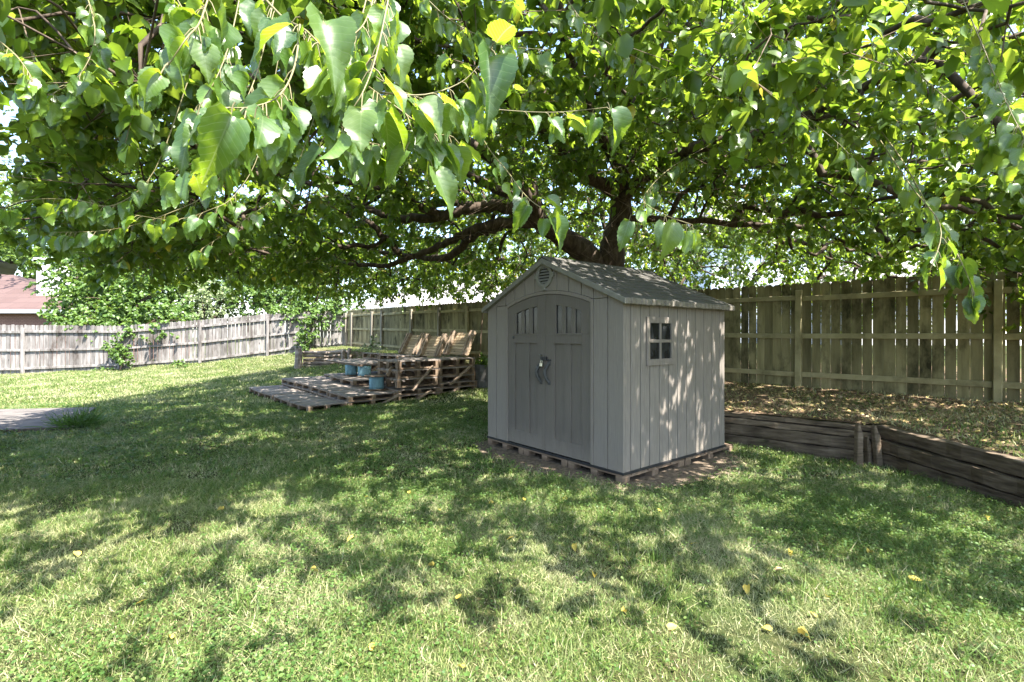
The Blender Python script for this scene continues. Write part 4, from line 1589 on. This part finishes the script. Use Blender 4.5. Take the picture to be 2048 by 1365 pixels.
spray(P3((480, -60, 1.5), (560, 30, 1.3), (610, 60, 1.2), (680, 130, 1.1), (760, 190, 1.05)), 0.0036, 31, 0.066, 0.100)
spray(P3((600, 50, 1.2), (590, 130, 1.1), (560, 190, 1.0), (505, 214, .95), (440, 215, .92)), 0.0027, 23, 0.070, 0.104)
spray(P3((760, 185, 1.1), (850, 190, 1.15), (930, 160, 1.2), (985, 95, 1.2)), 0.0024, 17, 0.058, 0.096)
spray(P3((700, 150, 1.15), (800, 220, 1.2), (860, 265, 1.2), (900, 270, 1.25)), 0.0024, 23, 0.062, 0.096)
spray(P3((640, 120, 1.25), (660, 200, 1.25), (700, 270, 1.25), (760, 290, 1.3)), 0.0024, 26, 0.062, 0.096)
spray(P3((560, 190, 1.1), (520, 250, 1.2), (460, 300, 1.3), (330, 345, 1.4)), 0.0024, 20, 0.062, 0.092)
spray(P3((640, 60, 1.4), (760, 160, 1.5), (870, 205, 1.6), (1000, 220, 1.7), (1110, 225, 1.75), (1215, 215, 1.8)), 0.0024, 23, 0.066, 0.096)
spray(P3((950, 160, 5.8), (960, 260, 3.8), (1020, 350, 2.5), (1060, 400, 2.1), (1105, 428, 2.1)), .004, 16, .08, .11, droop=.9)
spray(P3((1420, 290, 7.0), (1350, 330, 4.6), (1290, 390, 3.0), (1320, 425, 2.4), (1385, 450, 2.3)), .004, 26, .08, .12, droop=1.2)
spray(P3((1700, 185, 4.9), (1790, 300, 3.6), (1860, 420, 2.7), (1915, 510, 2.35), (1950, 590, 2.25)), .005, 44, .075, .11, droop=.9)
spray(P3((1760, 280, 3.8), (1820, 370, 2.8), (1880, 450, 2.3), (1865, 530, 2.15)), .004, 24, .07, .105, droop=.9)
spray(P3((1480, -60, 3.0), (1560, 170, 2.85), (1680, 290, 2.6), (1740, 350, 2.5)), 0.0024, 18, 0.070, 0.104, droop=1.0)
spray(P3((1900, -60, 2.2), (1960, 80, 2.0), (2010, 200, 1.9), (2060, 300, 1.8)), 0.0030, 27, 0.062, 0.096)
spray(P3((1750, 60, 2.9), (1850, 160, 2.7), (1960, 260, 2.5), (2050, 400, 2.4)), 0.0030, 34, 0.066, 0.100)
spray(P3((150, -80, 2.4), (190, 60, 2.2), (160, 150, 2.1), (100, 190, 2.1)), 0.0030, 27, 0.066, 0.100)
spray(P3((-60, 40, 1.9), (20, 100, 1.8), (60, 150, 1.8), (60, 170, 1.8)), 0.0030, 18, 0.070, 0.100)
spray(P3((380, 150, 2.9), (310, 340, 2.8), (230, 410, 2.7), (150, 400, 2.6), (60, 400, 2.6), (-20, 420, 2.6)), 0.0030, 34, 0.070, 0.104, droop=.5)
spray(P3((520, 200, 3.4), (430, 370, 3.2), (330, 430, 3.0), (220, 460, 2.9), (110, 465, 2.8)), 0.0030, 37, 0.070, 0.104, droop=.6)
spray(P3((560, 100, 2.6), (520, 300, 2.5), (470, 390, 2.4), (420, 420, 2.3), (350, 440, 2.3), (270, 430, 2.3)), 0.0024, 21, 0.070, 0.104)
spray(P3((640, 200, 3.4), (580, 360, 3.25), (490, 440, 3.0), (400, 500, 3.0)), 0.0024, 24, 0.070, 0.104)
spray(P3((330, -40, 2.0), (380, 60, 1.9), (330, 140, 1.9), (270, 180, 1.9)), 0.0030, 27, 0.066, 0.096)
spray(P3((800, -60, 2.2), (900, 40, 2.2), (1010, 90, 2.3), (1100, 100, 2.4)), 0.0030, 27, 0.066, 0.096)
spray(P3((1100, -60, 2.8), (1180, 60, 2.8), (1300, 130, 2.9), (1400, 180, 3.0)), 0.0030, 31, 0.066, 0.096)
spray(P3((1450, -60, 2.6), (1520, 60, 2.7), (1600, 140, 2.8), (1660, 220, 2.9)), 0.0030, 31, 0.066, 0.096)

for k_ in range(7):
    x0_, y0_ = random.uniform(300, 900), random.uniform(20, 230)
    d_ = random.uniform(.95, 1.5)
    spray(P3((x0_ + 60, -60, d_ + .2), (x0_ + 30, y0_ * .5, d_ + .1), (x0_, y0_, d_), (x0_ - 40, y0_ + 60, d_)), .0025, 15, .06, .10)
# single leaves that stand out
px_leaf((405, 205), (330, 352), .88, .86, (-.25, -1, .25), 2, .05)
px_leaf((470, 205), (402, 368), .80, .78, (.75, -.75, .55), 1, .05)
px_leaf((515, 215), (470, 330), .90, .90, (-.6, -1, .1), 2, .1)
px_leaf((640, 25), (690, 140), .85, .80, (.6, -.9, .7), 1, .1)
px_leaf((600, 35), (470, 90), .95, .95, (0, -1, .9), 0, .1)
px_leaf((975, 95), (1000, 225), 1.15, 1.08, (.4, -.9, .6), 1, .1)
px_leaf((1000, 90), (1035, 150), 1.2, 1.2, (.2, -.9, .6), 1, .1)
px_leaf((905, 110), (860, 145), 1.15, 1.15, (.2, -.8, .8), 1, .1)
px_leaf((770, 80), (820, 195), 1.2, 1.2, (-.4, -1, 0), 2, .1)
px_leaf((858, 320), (925, 435), 1.15, 1.15, (.5, -.9, .35), 0, .1)
px_leaf((745, 285), (715, 380), 1.15, 1.15, (-.5, -1, .0), 2, .1)
px_leaf((650, 275), (570, 382), 1.15, 1.15, (-.6, -1, .0), 2, .1)
px_leaf((820, 285), (760, 365), 1.1, 1.1, (.1, -1, .4), 0, .1)
px_leaf((1060, 400), (1020, 465), 2.0, 2.0, (.2, -.9, .5), 1, .1)
px_leaf((1095, 428), (1140, 495), 2.05, 2.0, (.4, -.9, .5), 1, .1)
px_leaf((1085, 395), (1140, 420), 2.05, 2.05, (.2, -.7, .8), 1, .1)
px_leaf((1262, 430), (1235, 508), 2.2, 2.2, (-.2, -1, .2), 2, .1)
px_leaf((1345, 430), (1330, 530), 2.2, 2.2, (.2, -1, .2), 0, .1)
px_leaf((1215, 205), (1255, 300), 1.75, 1.75, (.5, -.9, .4), 1, .1)
px_leaf((1190, 225), (1185, 290), 1.75, 1.75, (.2, -.9, .5), 1, .1)
for k, (v_, f_, u_) in enumerate(((HV, HF, HUV), (HV2, HF2, HUV2), (HV3, HF3, HUV3))):
    p_, t_, n_, s_, w_ = [np.array(q, float) for q in hero[k]]
    mass('hanging_leaves', v_, f_, frames(t_, n_, s_ * w_ * rng.uniform(.8, 1.05, len(s_)), s_, s_), p_, M_hero, tree, uv=u_)
stem.build('hanging_stems', M_stem, tree, world=True, smooth=True)


# ------------------------------------------------------------------ other trees and shrubs
def leafy(name, label, cat, base, blobs, nclump, leaf, mat, group=None, trunkh=None, tr=.12, per=10, twl=.35, shell=.5, droop=.5, parts=True, wr=1.0):
    """blobs: (x, y, z, rx, ry, rz) ellipsoids of foliage; trunk from base to each blob"""
    t = thing(name, label, cat, base, group=group)
    bl = np.array(blobs, float)
    vol = (bl[:, 3] * bl[:, 4] * bl[:, 5]) ** .75
    w = vol / vol.sum()
    idx = rng.choice(len(bl), nclump, p=w)
    d = rand_dirs(nclump)
    rr = 1 - shell * rng.uniform(0, 1, nclump) ** 1.6
    rr *= 1 + .12 * rng.normal(size=nclump)
    c = bl[idx, :3] + d * bl[idx, 3:] * rr[:, None]
    gzv = gz(c[:, 0], c[:, 1])
    c[:, 2] = np.maximum(c[:, 2], gzv + .04)
    dd = norm(rand_dirs(len(c), -.05) + norm(c - bl[idx[:len(c)], :3]) * .4)
    L = rng.uniform(.6, 1.2, len(c)) * twl
    P, tip = twig_leaves(c, dd, L, per, droop)
    nn = norm(rand_dirs(len(P)) * .8 + np.array([.25, -.3, .9]))
    s = rng.uniform(.7, 1.25, len(P)) * leaf
    mass('foliage', LV, LF, frames(tip, nn, s * wr, s, s), P, mat, t)
    m = MB()
    b = Vector(base)
    for q in bl:
        e = Vector(q[:3]) + Vector((0, 0, q[5] * .3))
        mid = b.lerp(e, .5) + Vector((random.uniform(-.2, .2), random.uniform(-.2, .2), .1 * (e - b).length))
        m.tube(smooth_path([b + Vector((random.uniform(-.05, .05), 0, -.2)), b.lerp(mid, .5) + Vector((0, 0, .1)), mid, e], 3), list(np.linspace(tr, tr * .25, 10)), 7, cap=False)
        for _ in range(5):
            v = rand_dirs(1)[0]
            e2 = Vector(q[:3] + v * q[3:6] * .85)
            m.tube([mid.lerp(e, .5), mid.lerp(e, .7).lerp(e2, .5), e2], [tr * .3, tr * .2, tr * .1], 5, cap=False)
    m.build('trunk' if cat == 'tree' else 'stems', M_bark, t, world=True, smooth=True)
    return t


def blob(px, py, Y, rx, ry, rz):
    p = at(px, py, Y)
    return (p.x, p.y, p.z, rx, ry, rz)


# shrubs along the left fence
A0 = at(215, 700, 20.4)
leafy('shrub', 'large bright green shrub spilling over the left fence beside the pinkish roof', 'shrub', (A0.x, 20.5, .3),
      [blob(165, 622, 21, 1.1, 1.1, .9), blob(215, 600, 21.2, 1.6, 1.4, 1.5), blob(300, 600, 21, 1.6, 1.4, 1.5), blob(240, 520, 23, 2.0, 1.6, 1.6), blob(180, 545, 22, 1.9, 1.5, 1.7), blob(300, 545, 22, 1.9, 1.5, 1.4), blob(330, 640, 20.3, 1.0, 1.0, .7), blob(230, 640, 20.0, 1.2, .9, .6), blob(150, 645, 19.9, .8, .6, .4), blob(170, 655, 19.2, .9, .4, .35), blob(290, 660, 19.4, .9, .4, .4)],
      2900, .13, M_bush, per=10, twl=.45)
leafy('shrub', 'pale grey flowering shrub behind the middle of the left fence', 'shrub', at(420, 700, 21.5),
      [blob(415, 612, 21.8, 1.1, .9, .9), blob(395, 590, 22.2, .9, .8, .8), blob(445, 595, 22.2, .9, .8, .8)], 520, .10, M_pale, per=10, twl=.4)
leafy('shrub', 'light green shrub over the far corner of the left fence', 'shrub', at(590, 710, 21.8),
      [blob(500, 600, 22.4, 1.3, 1.1, .9), blob(570, 590, 22.2, 1.5, 1.2, 1.2), blob(640, 600, 21.8, 1.3, 1.1, 1.1), blob(680, 608, 21.3, .7, .7, .8), blob(600, 622, 21.0, 1.1, .8, .5), blob(650, 630, 20.8, .75, .6, .55), blob(560, 560, 23, 1.8, 1.4, 1.3)],
      1700, .11, M_bush, per=10, twl=.4)
leafy('vine', 'dark vine hanging down a post near the far corner of the left fence', 'vine', at(615, 708, 20.2),
      [blob(618, 655, 20.3, .35, .25, .6), blob(606, 685, 20.2, .25, .2, .5)], 90, .09, M_bush, per=9, twl=.25, tr=.02)
leafy('vine', 'small green bush of vine clinging to a post of the left fence', 'vine', at(238, 742, 18.7),
      [blob(234, 700, 18.75, .42, .28, .42), blob(246, 716, 18.7, .32, .25, .3)], 95, .085, M_bush, per=10, twl=.2, tr=.02)
leafy('weed', 'tall pale weed at the foot of the far fence left of the leaning pallets', 'weed', at(745, 700, 17.0),
      [blob(745, 690, 17.0, .25, .2, .22)], 14, .11, M_pale, per=7, twl=.25, tr=.01, wr=.6)
for (px, py, lb) in ((205, 742, 'low weed at the foot of the left fence beside the vine post'), (365, 728, 'low weed at the foot of the left fence between two posts')):
    leafy('weed', lb, 'weed', at(px, py + 4, 18.7), [blob(px, py, 18.7, .35, .15, .14)], 16, .09, M_bush, per=6, twl=.15, tr=.008)

# trees beyond
leafy('background_tree', 'tall pale green tree against the blue sky at the upper left', 'tree', at(150, 640, 30),
      [blob(120, 260, 30, 2.6, 2.2, 1.6), blob(190, 330, 30, 3.0, 2.4, 2.0), blob(70, 350, 31, 2.0, 2, 1.6), blob(230, 230, 31, 2.4, 2.2, 2.0), blob(160, 420, 30, 3.2, 2.6, 2.0)],
      900, .17, M_pale, per=10, twl=.6, shell=.9, tr=.3)
leafy('background_tree', 'bushy green tree behind the pinkish roof at the left edge', 'tree', at(20, 640, 42),
      [blob(30, 480, 40, 4.2, 3, 3.6), blob(-60, 430, 40, 4, 3, 4.5), blob(90, 500, 41, 3, 3, 2.6)], 1100, .26, M_tree2, per=10, twl=.8, tr=.3)
leafy('background_tree', 'green tree behind the chimney and the large shrub', 'tree', at(300, 640, 36),
      [blob(240, 520, 36, 3.4, 3, 2.6), blob(340, 540, 36, 3.4, 3, 2.2), blob(450, 545, 37, 3.0, 3, 1.8)], 1000, .24, M_tree2, per=10, twl=.7, tr=.3)
leafy('background_tree', 'small leaved tree beyond the fence to the right of the shed', 'tree', at(1320, 640, 15.5),
      [blob(1290, 545, 15.5, 1.3, 1.2, 1.0), blob(1380, 500, 16, 1.6, 1.3, 1.2), blob(1480, 480, 16.5, 1.6, 1.4, .9), blob(1300, 430, 16, 1.6, 1.3, 1.2)], 950, .085, M_tree2, per=11, twl=.5, shell=.9, tr=.08)
leafy('background_tree', 'light green tree beyond the fence at the upper right', 'tree', at(1700, 640, 14.5),
      [blob(1640, 505, 14.5, 1.5, 1.3, .85), blob(1760, 480, 14.5, 1.6, 1.4, 1.1), blob(1880, 470, 14, 1.7, 1.4, 1.3), blob(2010, 450, 13.5, 1.7, 1.4, 1.5)], 1250, .09, M_tree2, per=11, twl=.5, shell=.9, tr=.09)
leafy('background_tree', 'tree behind the low pale roof, seen under the canopy', 'tree', at(1050, 640, 50),
      [blob(1000, 520, 50, 5, 4, 3.2), blob(1120, 500, 50, 5, 4, 4)], 500, .34, M_tree2, per=10, twl=1.0, tr=.3)

# leaves of the planter
leafy_p = [(pp.x, pp.y, pz + .85, .24, .24, .26)]
c = np.array([[pp.x, pp.y, pz + .62]] * 26)
dd = rand_dirs(26, .9, .5)
P, tip = twig_leaves(c, dd, rng.uniform(.2, .5, 26), 5, .4)
nn = norm(rand_dirs(len(P)) * .6 + np.array([0, -.2, 1.]))
s = rng.uniform(.07, .13, len(P))
mass('leaves', LV, LF, frames(tip, nn, s, s, s), P, M_bush, pot)


# grass clump at the slab
def blades(n, cx_, cy_, spread, hmin, hmax, wmin, wmax, lean):
    px_ = cx_ + rng.normal(size=n) * spread
    py_ = cy_ + rng.normal(size=n) * spread
    return px_, py_


BV = [(-.5, 0, 0), (.5, 0, 0), (-.38, .5, .06), (.38, .5, .06), (0, 1, .30)]
BF = [(0, 1, 3, 2), (2, 3, 4)]
BVC = [(-.5, 0, 0), (.5, 0, 0), (-.42, .4, .08), (.42, .4, .08), (-.25, .75, .32), (.25, .75, .32), (0, .98, .62)]
BFC = [(0, 1, 3, 2), (2, 3, 5, 4), (4, 5, 6)]
M_grass = leafmat('grass_blade', [(0, (.06, .115, .028)), (.4, (.11, .175, .048)), (.58, (.19, .25, .08)), (.83, (.27, .31, .12)), (.86, (.42, .39, .24)), (1, (.54, .50, .34))],
                  ((.16, .28, .04), (.28, .38, .09)), tfac=.35, rough=.55, spec=.3, under=1.0, dry=(.52, .49, .30))
M_clover = leafmat('ground_weed', [(0, (.042, .095, .02)), (.6, (.075, .14, .032)), (1, (.15, .20, .065))], ((.15, .27, .035), (.28, .38, .08)), tfac=.35, rough=.5, spec=.35, under=1.1)
M_clump = leafmat('clump_blade', [(0, (.03, .075, .018)), (1, (.06, .12, .03))], ((.14, .26, .04), (.2, .32, .05)), tfac=.3, rough=.4)
M_tuft = leafmat('tuft_blade', [(0, (.05, .105, .025)), (1, (.12, .19, .05))], ((.16, .28, .04), (.26, .37, .07)), tfac=.35, rough=.5, spec=.3, under=1.0)
M_straw = leafmat('straw', [(0, (.24, .19, .12)), (1, (.46, .38, .27))], ((.3, .25, .15), (.4, .33, .2)), tfac=.2, rough=.8, spec=.1)
cl = at(160, 852, 8.25)
clz = float(gz(cl.x, cl.y))
clump = thing('grass_clump', 'dark spiky grass clump at the corner of the concrete slab', 'plant', (cl.x, cl.y, clz))
n = 460
pos = np.stack([cl.x + rng.normal(size=n) * .12, cl.y + rng.normal(size=n) * .10, np.full(n, clz)], -1)
up = norm(rand_dirs(n, .9, .5))
out_ = norm(rand_dirs(n, 0, .2) + (pos - np.array([cl.x, cl.y, clz])) * 3)
ln = rng.uniform(.2, .42, n)
mass('blades', BVC, BFC, frames(up, norm(out_ + np.array([0, 0, .2])), np.full(n, .017), ln, ln * .9), pos, M_clump, clump)


# ------------------------------------------------------------------ lawn grass
def lawn_points(n, x0, x1, y0, y1, dens=None):
    x, y = rng.uniform(x0, x1, n), rng.uniform(y0, y1, n)
    keep = np.abs(x) < y * 1.22 + 1.4
    if dens is not None: keep &= rng.uniform(0, 1, n) < dens(x, y)
    x, y = x[keep], y[keep]
    ins, a, b = terr_ab(x, y)
    keep = ~ins
    # not inside the shed's bare patch, the slab or under the deck
    lx = (x - SH.x) * math.cos(SROT) + (y - SH.y) * math.sin(SROT)
    ly = -(x - SH.x) * math.sin(SROT) + (y - SH.y) * math.cos(SROT)
    ex, ey = np.abs(lx - 1.22) / 1.62, np.abs(ly - 1.0) / 1.45
    soil = (ex ** 3.2 + ey ** 3.2) ** (1 / 3.2)
    keep &= rng.uniform(0, 1, len(x)) < np.clip((soil - .85) / .25, 0, 1) ** 1.3
    wq = (x - PO.x) * EW.x + (y - PO.y) * EW.y
    tq = (x - PO.x) * ET.x + (y - PO.y) * ET.y
    keep &= ~((wq > -.9) & (wq < 3.75) & (tq > .03) & (tq < 4.5))
    s1 = (x + 7.35) * 1.75 - (y - 8.05) * -4.65 * -1
    slab = ((x < -7.35 - (y - 8.05) * .70) & (y > 8.05 + (x + 7.35) * .376) & (y < 10.2 + (x + 8.85) * .163))
    keep &= ~slab
    return x[keep], y[keep]


def clumpn(x, y):
    return .5 + .25 * np.sin(2.1 * x + 1.3 * y) + .25 * np.sin(3.7 * x - 2.9 * y + 1) + .2 * np.sin(7.1 * x + 5.3 * y) * np.sin(6.1 * y - 4.3 * x)


def worn(x, y):
    q = .5 + .3 * np.sin(1.3 * x + .8 * y + 1) * np.sin(1.1 * y - .7 * x) + .25 * np.sin(3.1 * x - 2.3 * y) * np.sin(2.7 * y + 1.9 * x) + .15 * np.sin(6.7 * x + 5.9 * y)
    return np.clip(.35 + 1.1 * q, .25, 1)


def weedy(x, y):
    # broad leaved weeds are thicker in patches and to the middle left
    return np.clip(.15 + .5 * np.sin(.9 * x + .7 * y + 2) * np.sin(.8 * y - .5 * x) + .45 * np.clip((y - 4.5) / 3, 0, 1) * np.clip((2 - x) / 3, 0, 1) + .35 * clumpn(x, y), .04, 1)


def grow(name, mat, x, y, hmin, hmax, w, tv, tf, lean=.55, kind='stuff', big=0.0, label=None):
    n = len(x)
    z = gz(x, y) - .004
    pos = np.stack([x, y, z], -1)
    up = norm(np.concatenate([rng.normal(size=(n, 2)) * lean, np.ones((n, 1))], 1))
    nn = norm(rng.normal(size=(n, 3)))
    h = rng.uniform(hmin, hmax, n) * (.65 + .6 * clumpn(x, y))
    if big: h *= np.where(rng.uniform(0, 1, n) < big, 2.0, 1.0)
    ww = w * rng.uniform(.7, 1.3, n)
    o = mass(name, tv, tf, frames(up, nn, ww, h, h), pos, mat, None)
    o['kind'] = kind
    return o


x1, y1 = lawn_points(760000, -7, 7, 1.2, 5.2, worn)
grow('grass', M_grass, x1, y1, .022, .065, .0036, BV, BF, .8, big=.05)
x2, y2 = lawn_points(400000, -13, 8, 5.2, 11, worn)
grow('grass', M_grass, x2, y2, .025, .06, .008, BV, BF, .7, big=.03)
x3, y3 = lawn_points(230000, -26, 2, 11, 21.5, lambda x, y: ((x - LFA[0]) * LFN[0] + (y - LFA[1]) * LFN[1] < .1) * 1.0)
grow('grass', M_grass, x3, y3, .04, .09, .016, BV, BF, .6)
# long single tufts
xt, yt = lawn_points(900, -7, 7, 1.6, 9)
xt, yt = np.repeat(xt, 14), np.repeat(yt, 14)
xt, yt = xt + rng.normal(size=len(xt)) * .025, yt + rng.normal(size=len(yt)) * .025
grow('grass', M_tuft, xt, yt, .06, .14, .0055, BVC, BFC, .5)
# dry thatch lying flat
xs_, ys_ = lawn_points(90000, -7, 7, 1.2, 8)
grow('thatch', M_straw, xs_, ys_, .02, .05, .0026, BV, BF, 2.6)
# round weed leaves on short stalks
CV = [(0, 0, 0), (-.42, .3, .08), (-.40, .75, .06), (0, 1.0, 0), (.40, .75, .06), (.42, .3, .08), (0, .5, -.03)]
CF = [(0, 6, 1), (1, 6, 2), (2, 6, 3), (3, 6, 4), (4, 6, 5), (5, 6, 0)]


def weeds(n, x0, x1_, y0, y1_, smin, smax, hmax):
    x, y = lawn_points(n, x0, x1_, y0, y1_, weedy)
    x, y = np.repeat(x, 4), np.repeat(y, 4)
    x, y = x + rng.normal(size=len(x)) * .018, y + rng.normal(size=len(y)) * .018
    m = len(x)
    pos = np.stack([x, y, gz(x, y) + rng.uniform(.006, hmax, m)], -1)
    tip = norm(np.concatenate([rng.normal(size=(m, 2)), rng.normal(size=(m, 1)) * .25 + .1], 1))
    nn = norm(np.concatenate([rng.normal(size=(m, 2)) * .4, np.ones((m, 1))], 1))
    s = rng.uniform(smin, smax, m)
    o = mass('ground_weeds', CV, CF, frames(tip, nn, s, s, s), pos, M_clover, None)
    o['kind'] = 'stuff'


weeds(95000, -7, 7, 1.3, 5.2, .008, .021, .06)
weeds(26000, -13, 7, 5.2, 11, .016, .038, .05)
# terrace: thin grass, litter
def terr_points(n, dens=None):
    a, b = rng.uniform(0.5, len(WB) - 1, n), rng.uniform(.02, 1.0, n)
    if dens is not None:
        k = rng.uniform(0, 1, n) < dens(a, b)
        a, b = a[k], b[k]
    ixx = range(len(WB))
    wx_, wy_ = np.interp(a, ixx, WBn[:, 0]), np.interp(a, ixx, WBn[:, 1])
    fx_, fy_ = np.interp(a, ixx, WFn[:, 0]), np.interp(a, ixx, WFn[:, 1])
    return wx_ + (fx_ - wx_) * b, wy_ + (fy_ - wy_) * b, terr_z(a, b)


def scatter(name, mat, x, y, z, up, nn, sx, sy, sz, tv, tf):
    o = mass(name, tv, tf, frames(up, nn, sx, sy, sz), np.stack([x, y, z], -1), mat, None)
    o['kind'] = 'stuff'


x, y, z = terr_points(60000, lambda a, b: np.where(a > 6.1, 1, .15 + .4 * (a < 3)))
n = len(x)
up = norm(np.concatenate([rng.normal(size=(n, 2)) * .6, np.ones((n, 1))], 1))
h = rng.uniform(.03, .09, n)
scatter('grass', M_grass, x, y, z, up, norm(rng.normal(size=(n, 3))), np.full(n, .009), h, h, BV, BF)
x, y, z = terr_points(9000, lambda a, b: np.where(a < 6.1, 1, .05))
n = len(x)
up = norm(np.concatenate([rng.normal(size=(n, 2)), rng.normal(size=(n, 1)) * .15], 1))
s = rng.uniform(.02, .07, n)
scatter('leaf_litter', M_dryleaf, x, y, z + .012, up, norm(rng.normal(size=(n, 3)) * .35 + np.array([0, 0, 1])), s, s, s, LV, LF)
x, y, z = terr_points(14000, lambda a, b: np.where(a < 6.1, 1, .05))
n = len(x)
up = norm(np.concatenate([rng.normal(size=(n, 2)), rng.normal(size=(n, 1)) * .15], 1))
s = rng.uniform(.05, .16, n)
scatter('thatch', M_straw, x, y, z + .01, up, norm(rng.normal(size=(n, 3)) * .4 + np.array([0, 0, 1])), np.full(n, .004), s, s, BV, BF)

# fallen yellow leaves
yel = [(918, 1190), (1580, 1110), (1248, 1222), (1627, 1232), (1533, 1253), (1610, 1270), (1345, 1250), (1562, 1146), (440, 1020), (590, 925), (735, 990), (820, 985), (280, 1205), (340, 1275), (1420, 958),
       (1320, 1025), (1150, 1095), (880, 1020), (1128, 1000), (1975, 1040), (1190, 1150), (1020, 1080), (700, 1080), (630, 1150), (155, 1110), (1495, 1180), (1860, 1000), (1050, 1000), (560, 955), (1740, 1105), (1655, 1200), (980, 1010),
       (720, 915), (640, 880), (480, 915), (860, 1130), (1390, 1090), (920, 1330), (750, 1300), (1830, 1160)]
ylab = 'single yellow mulberry leaf fallen on the lawn'
ym_ = []
for v in range(3):
    m = MB()
    m.add([(p[0], p[1] - .5, p[2] * (1 + v * .8) + .02) for p in leaf_low(.40 - .05 * v, .08 + .06 * v, .08)[0]], LF)
    ym_.append(m)
for i, (px, py) in enumerate(yel):
    Yv = (CAMZ + .03 - .02) * F / (py - HOR)
    p = at(px, py, Yv)
    dry = i in (7, 34)
    o = ym_[i % 3].build('fallen_leaf', M_dryleaf if dry else M_yel, None)
    o.location = (p.x, p.y, float(gz(p.x, p.y)) + .024)
    o.rotation_euler = (random.uniform(-.5, .5), random.uniform(-.5, .5), random.uniform(0, 6.28))
    s = random.uniform(.042, .066)
    o.scale = (s, s, s)
    if dry:
        tag(o, 'dry pinkish brown leaf lying on the lawn', 'leaf', 'dry leaves on the lawn')
    else:
        tag(o, ylab, 'leaf', 'yellow leaves fallen on the lawn')
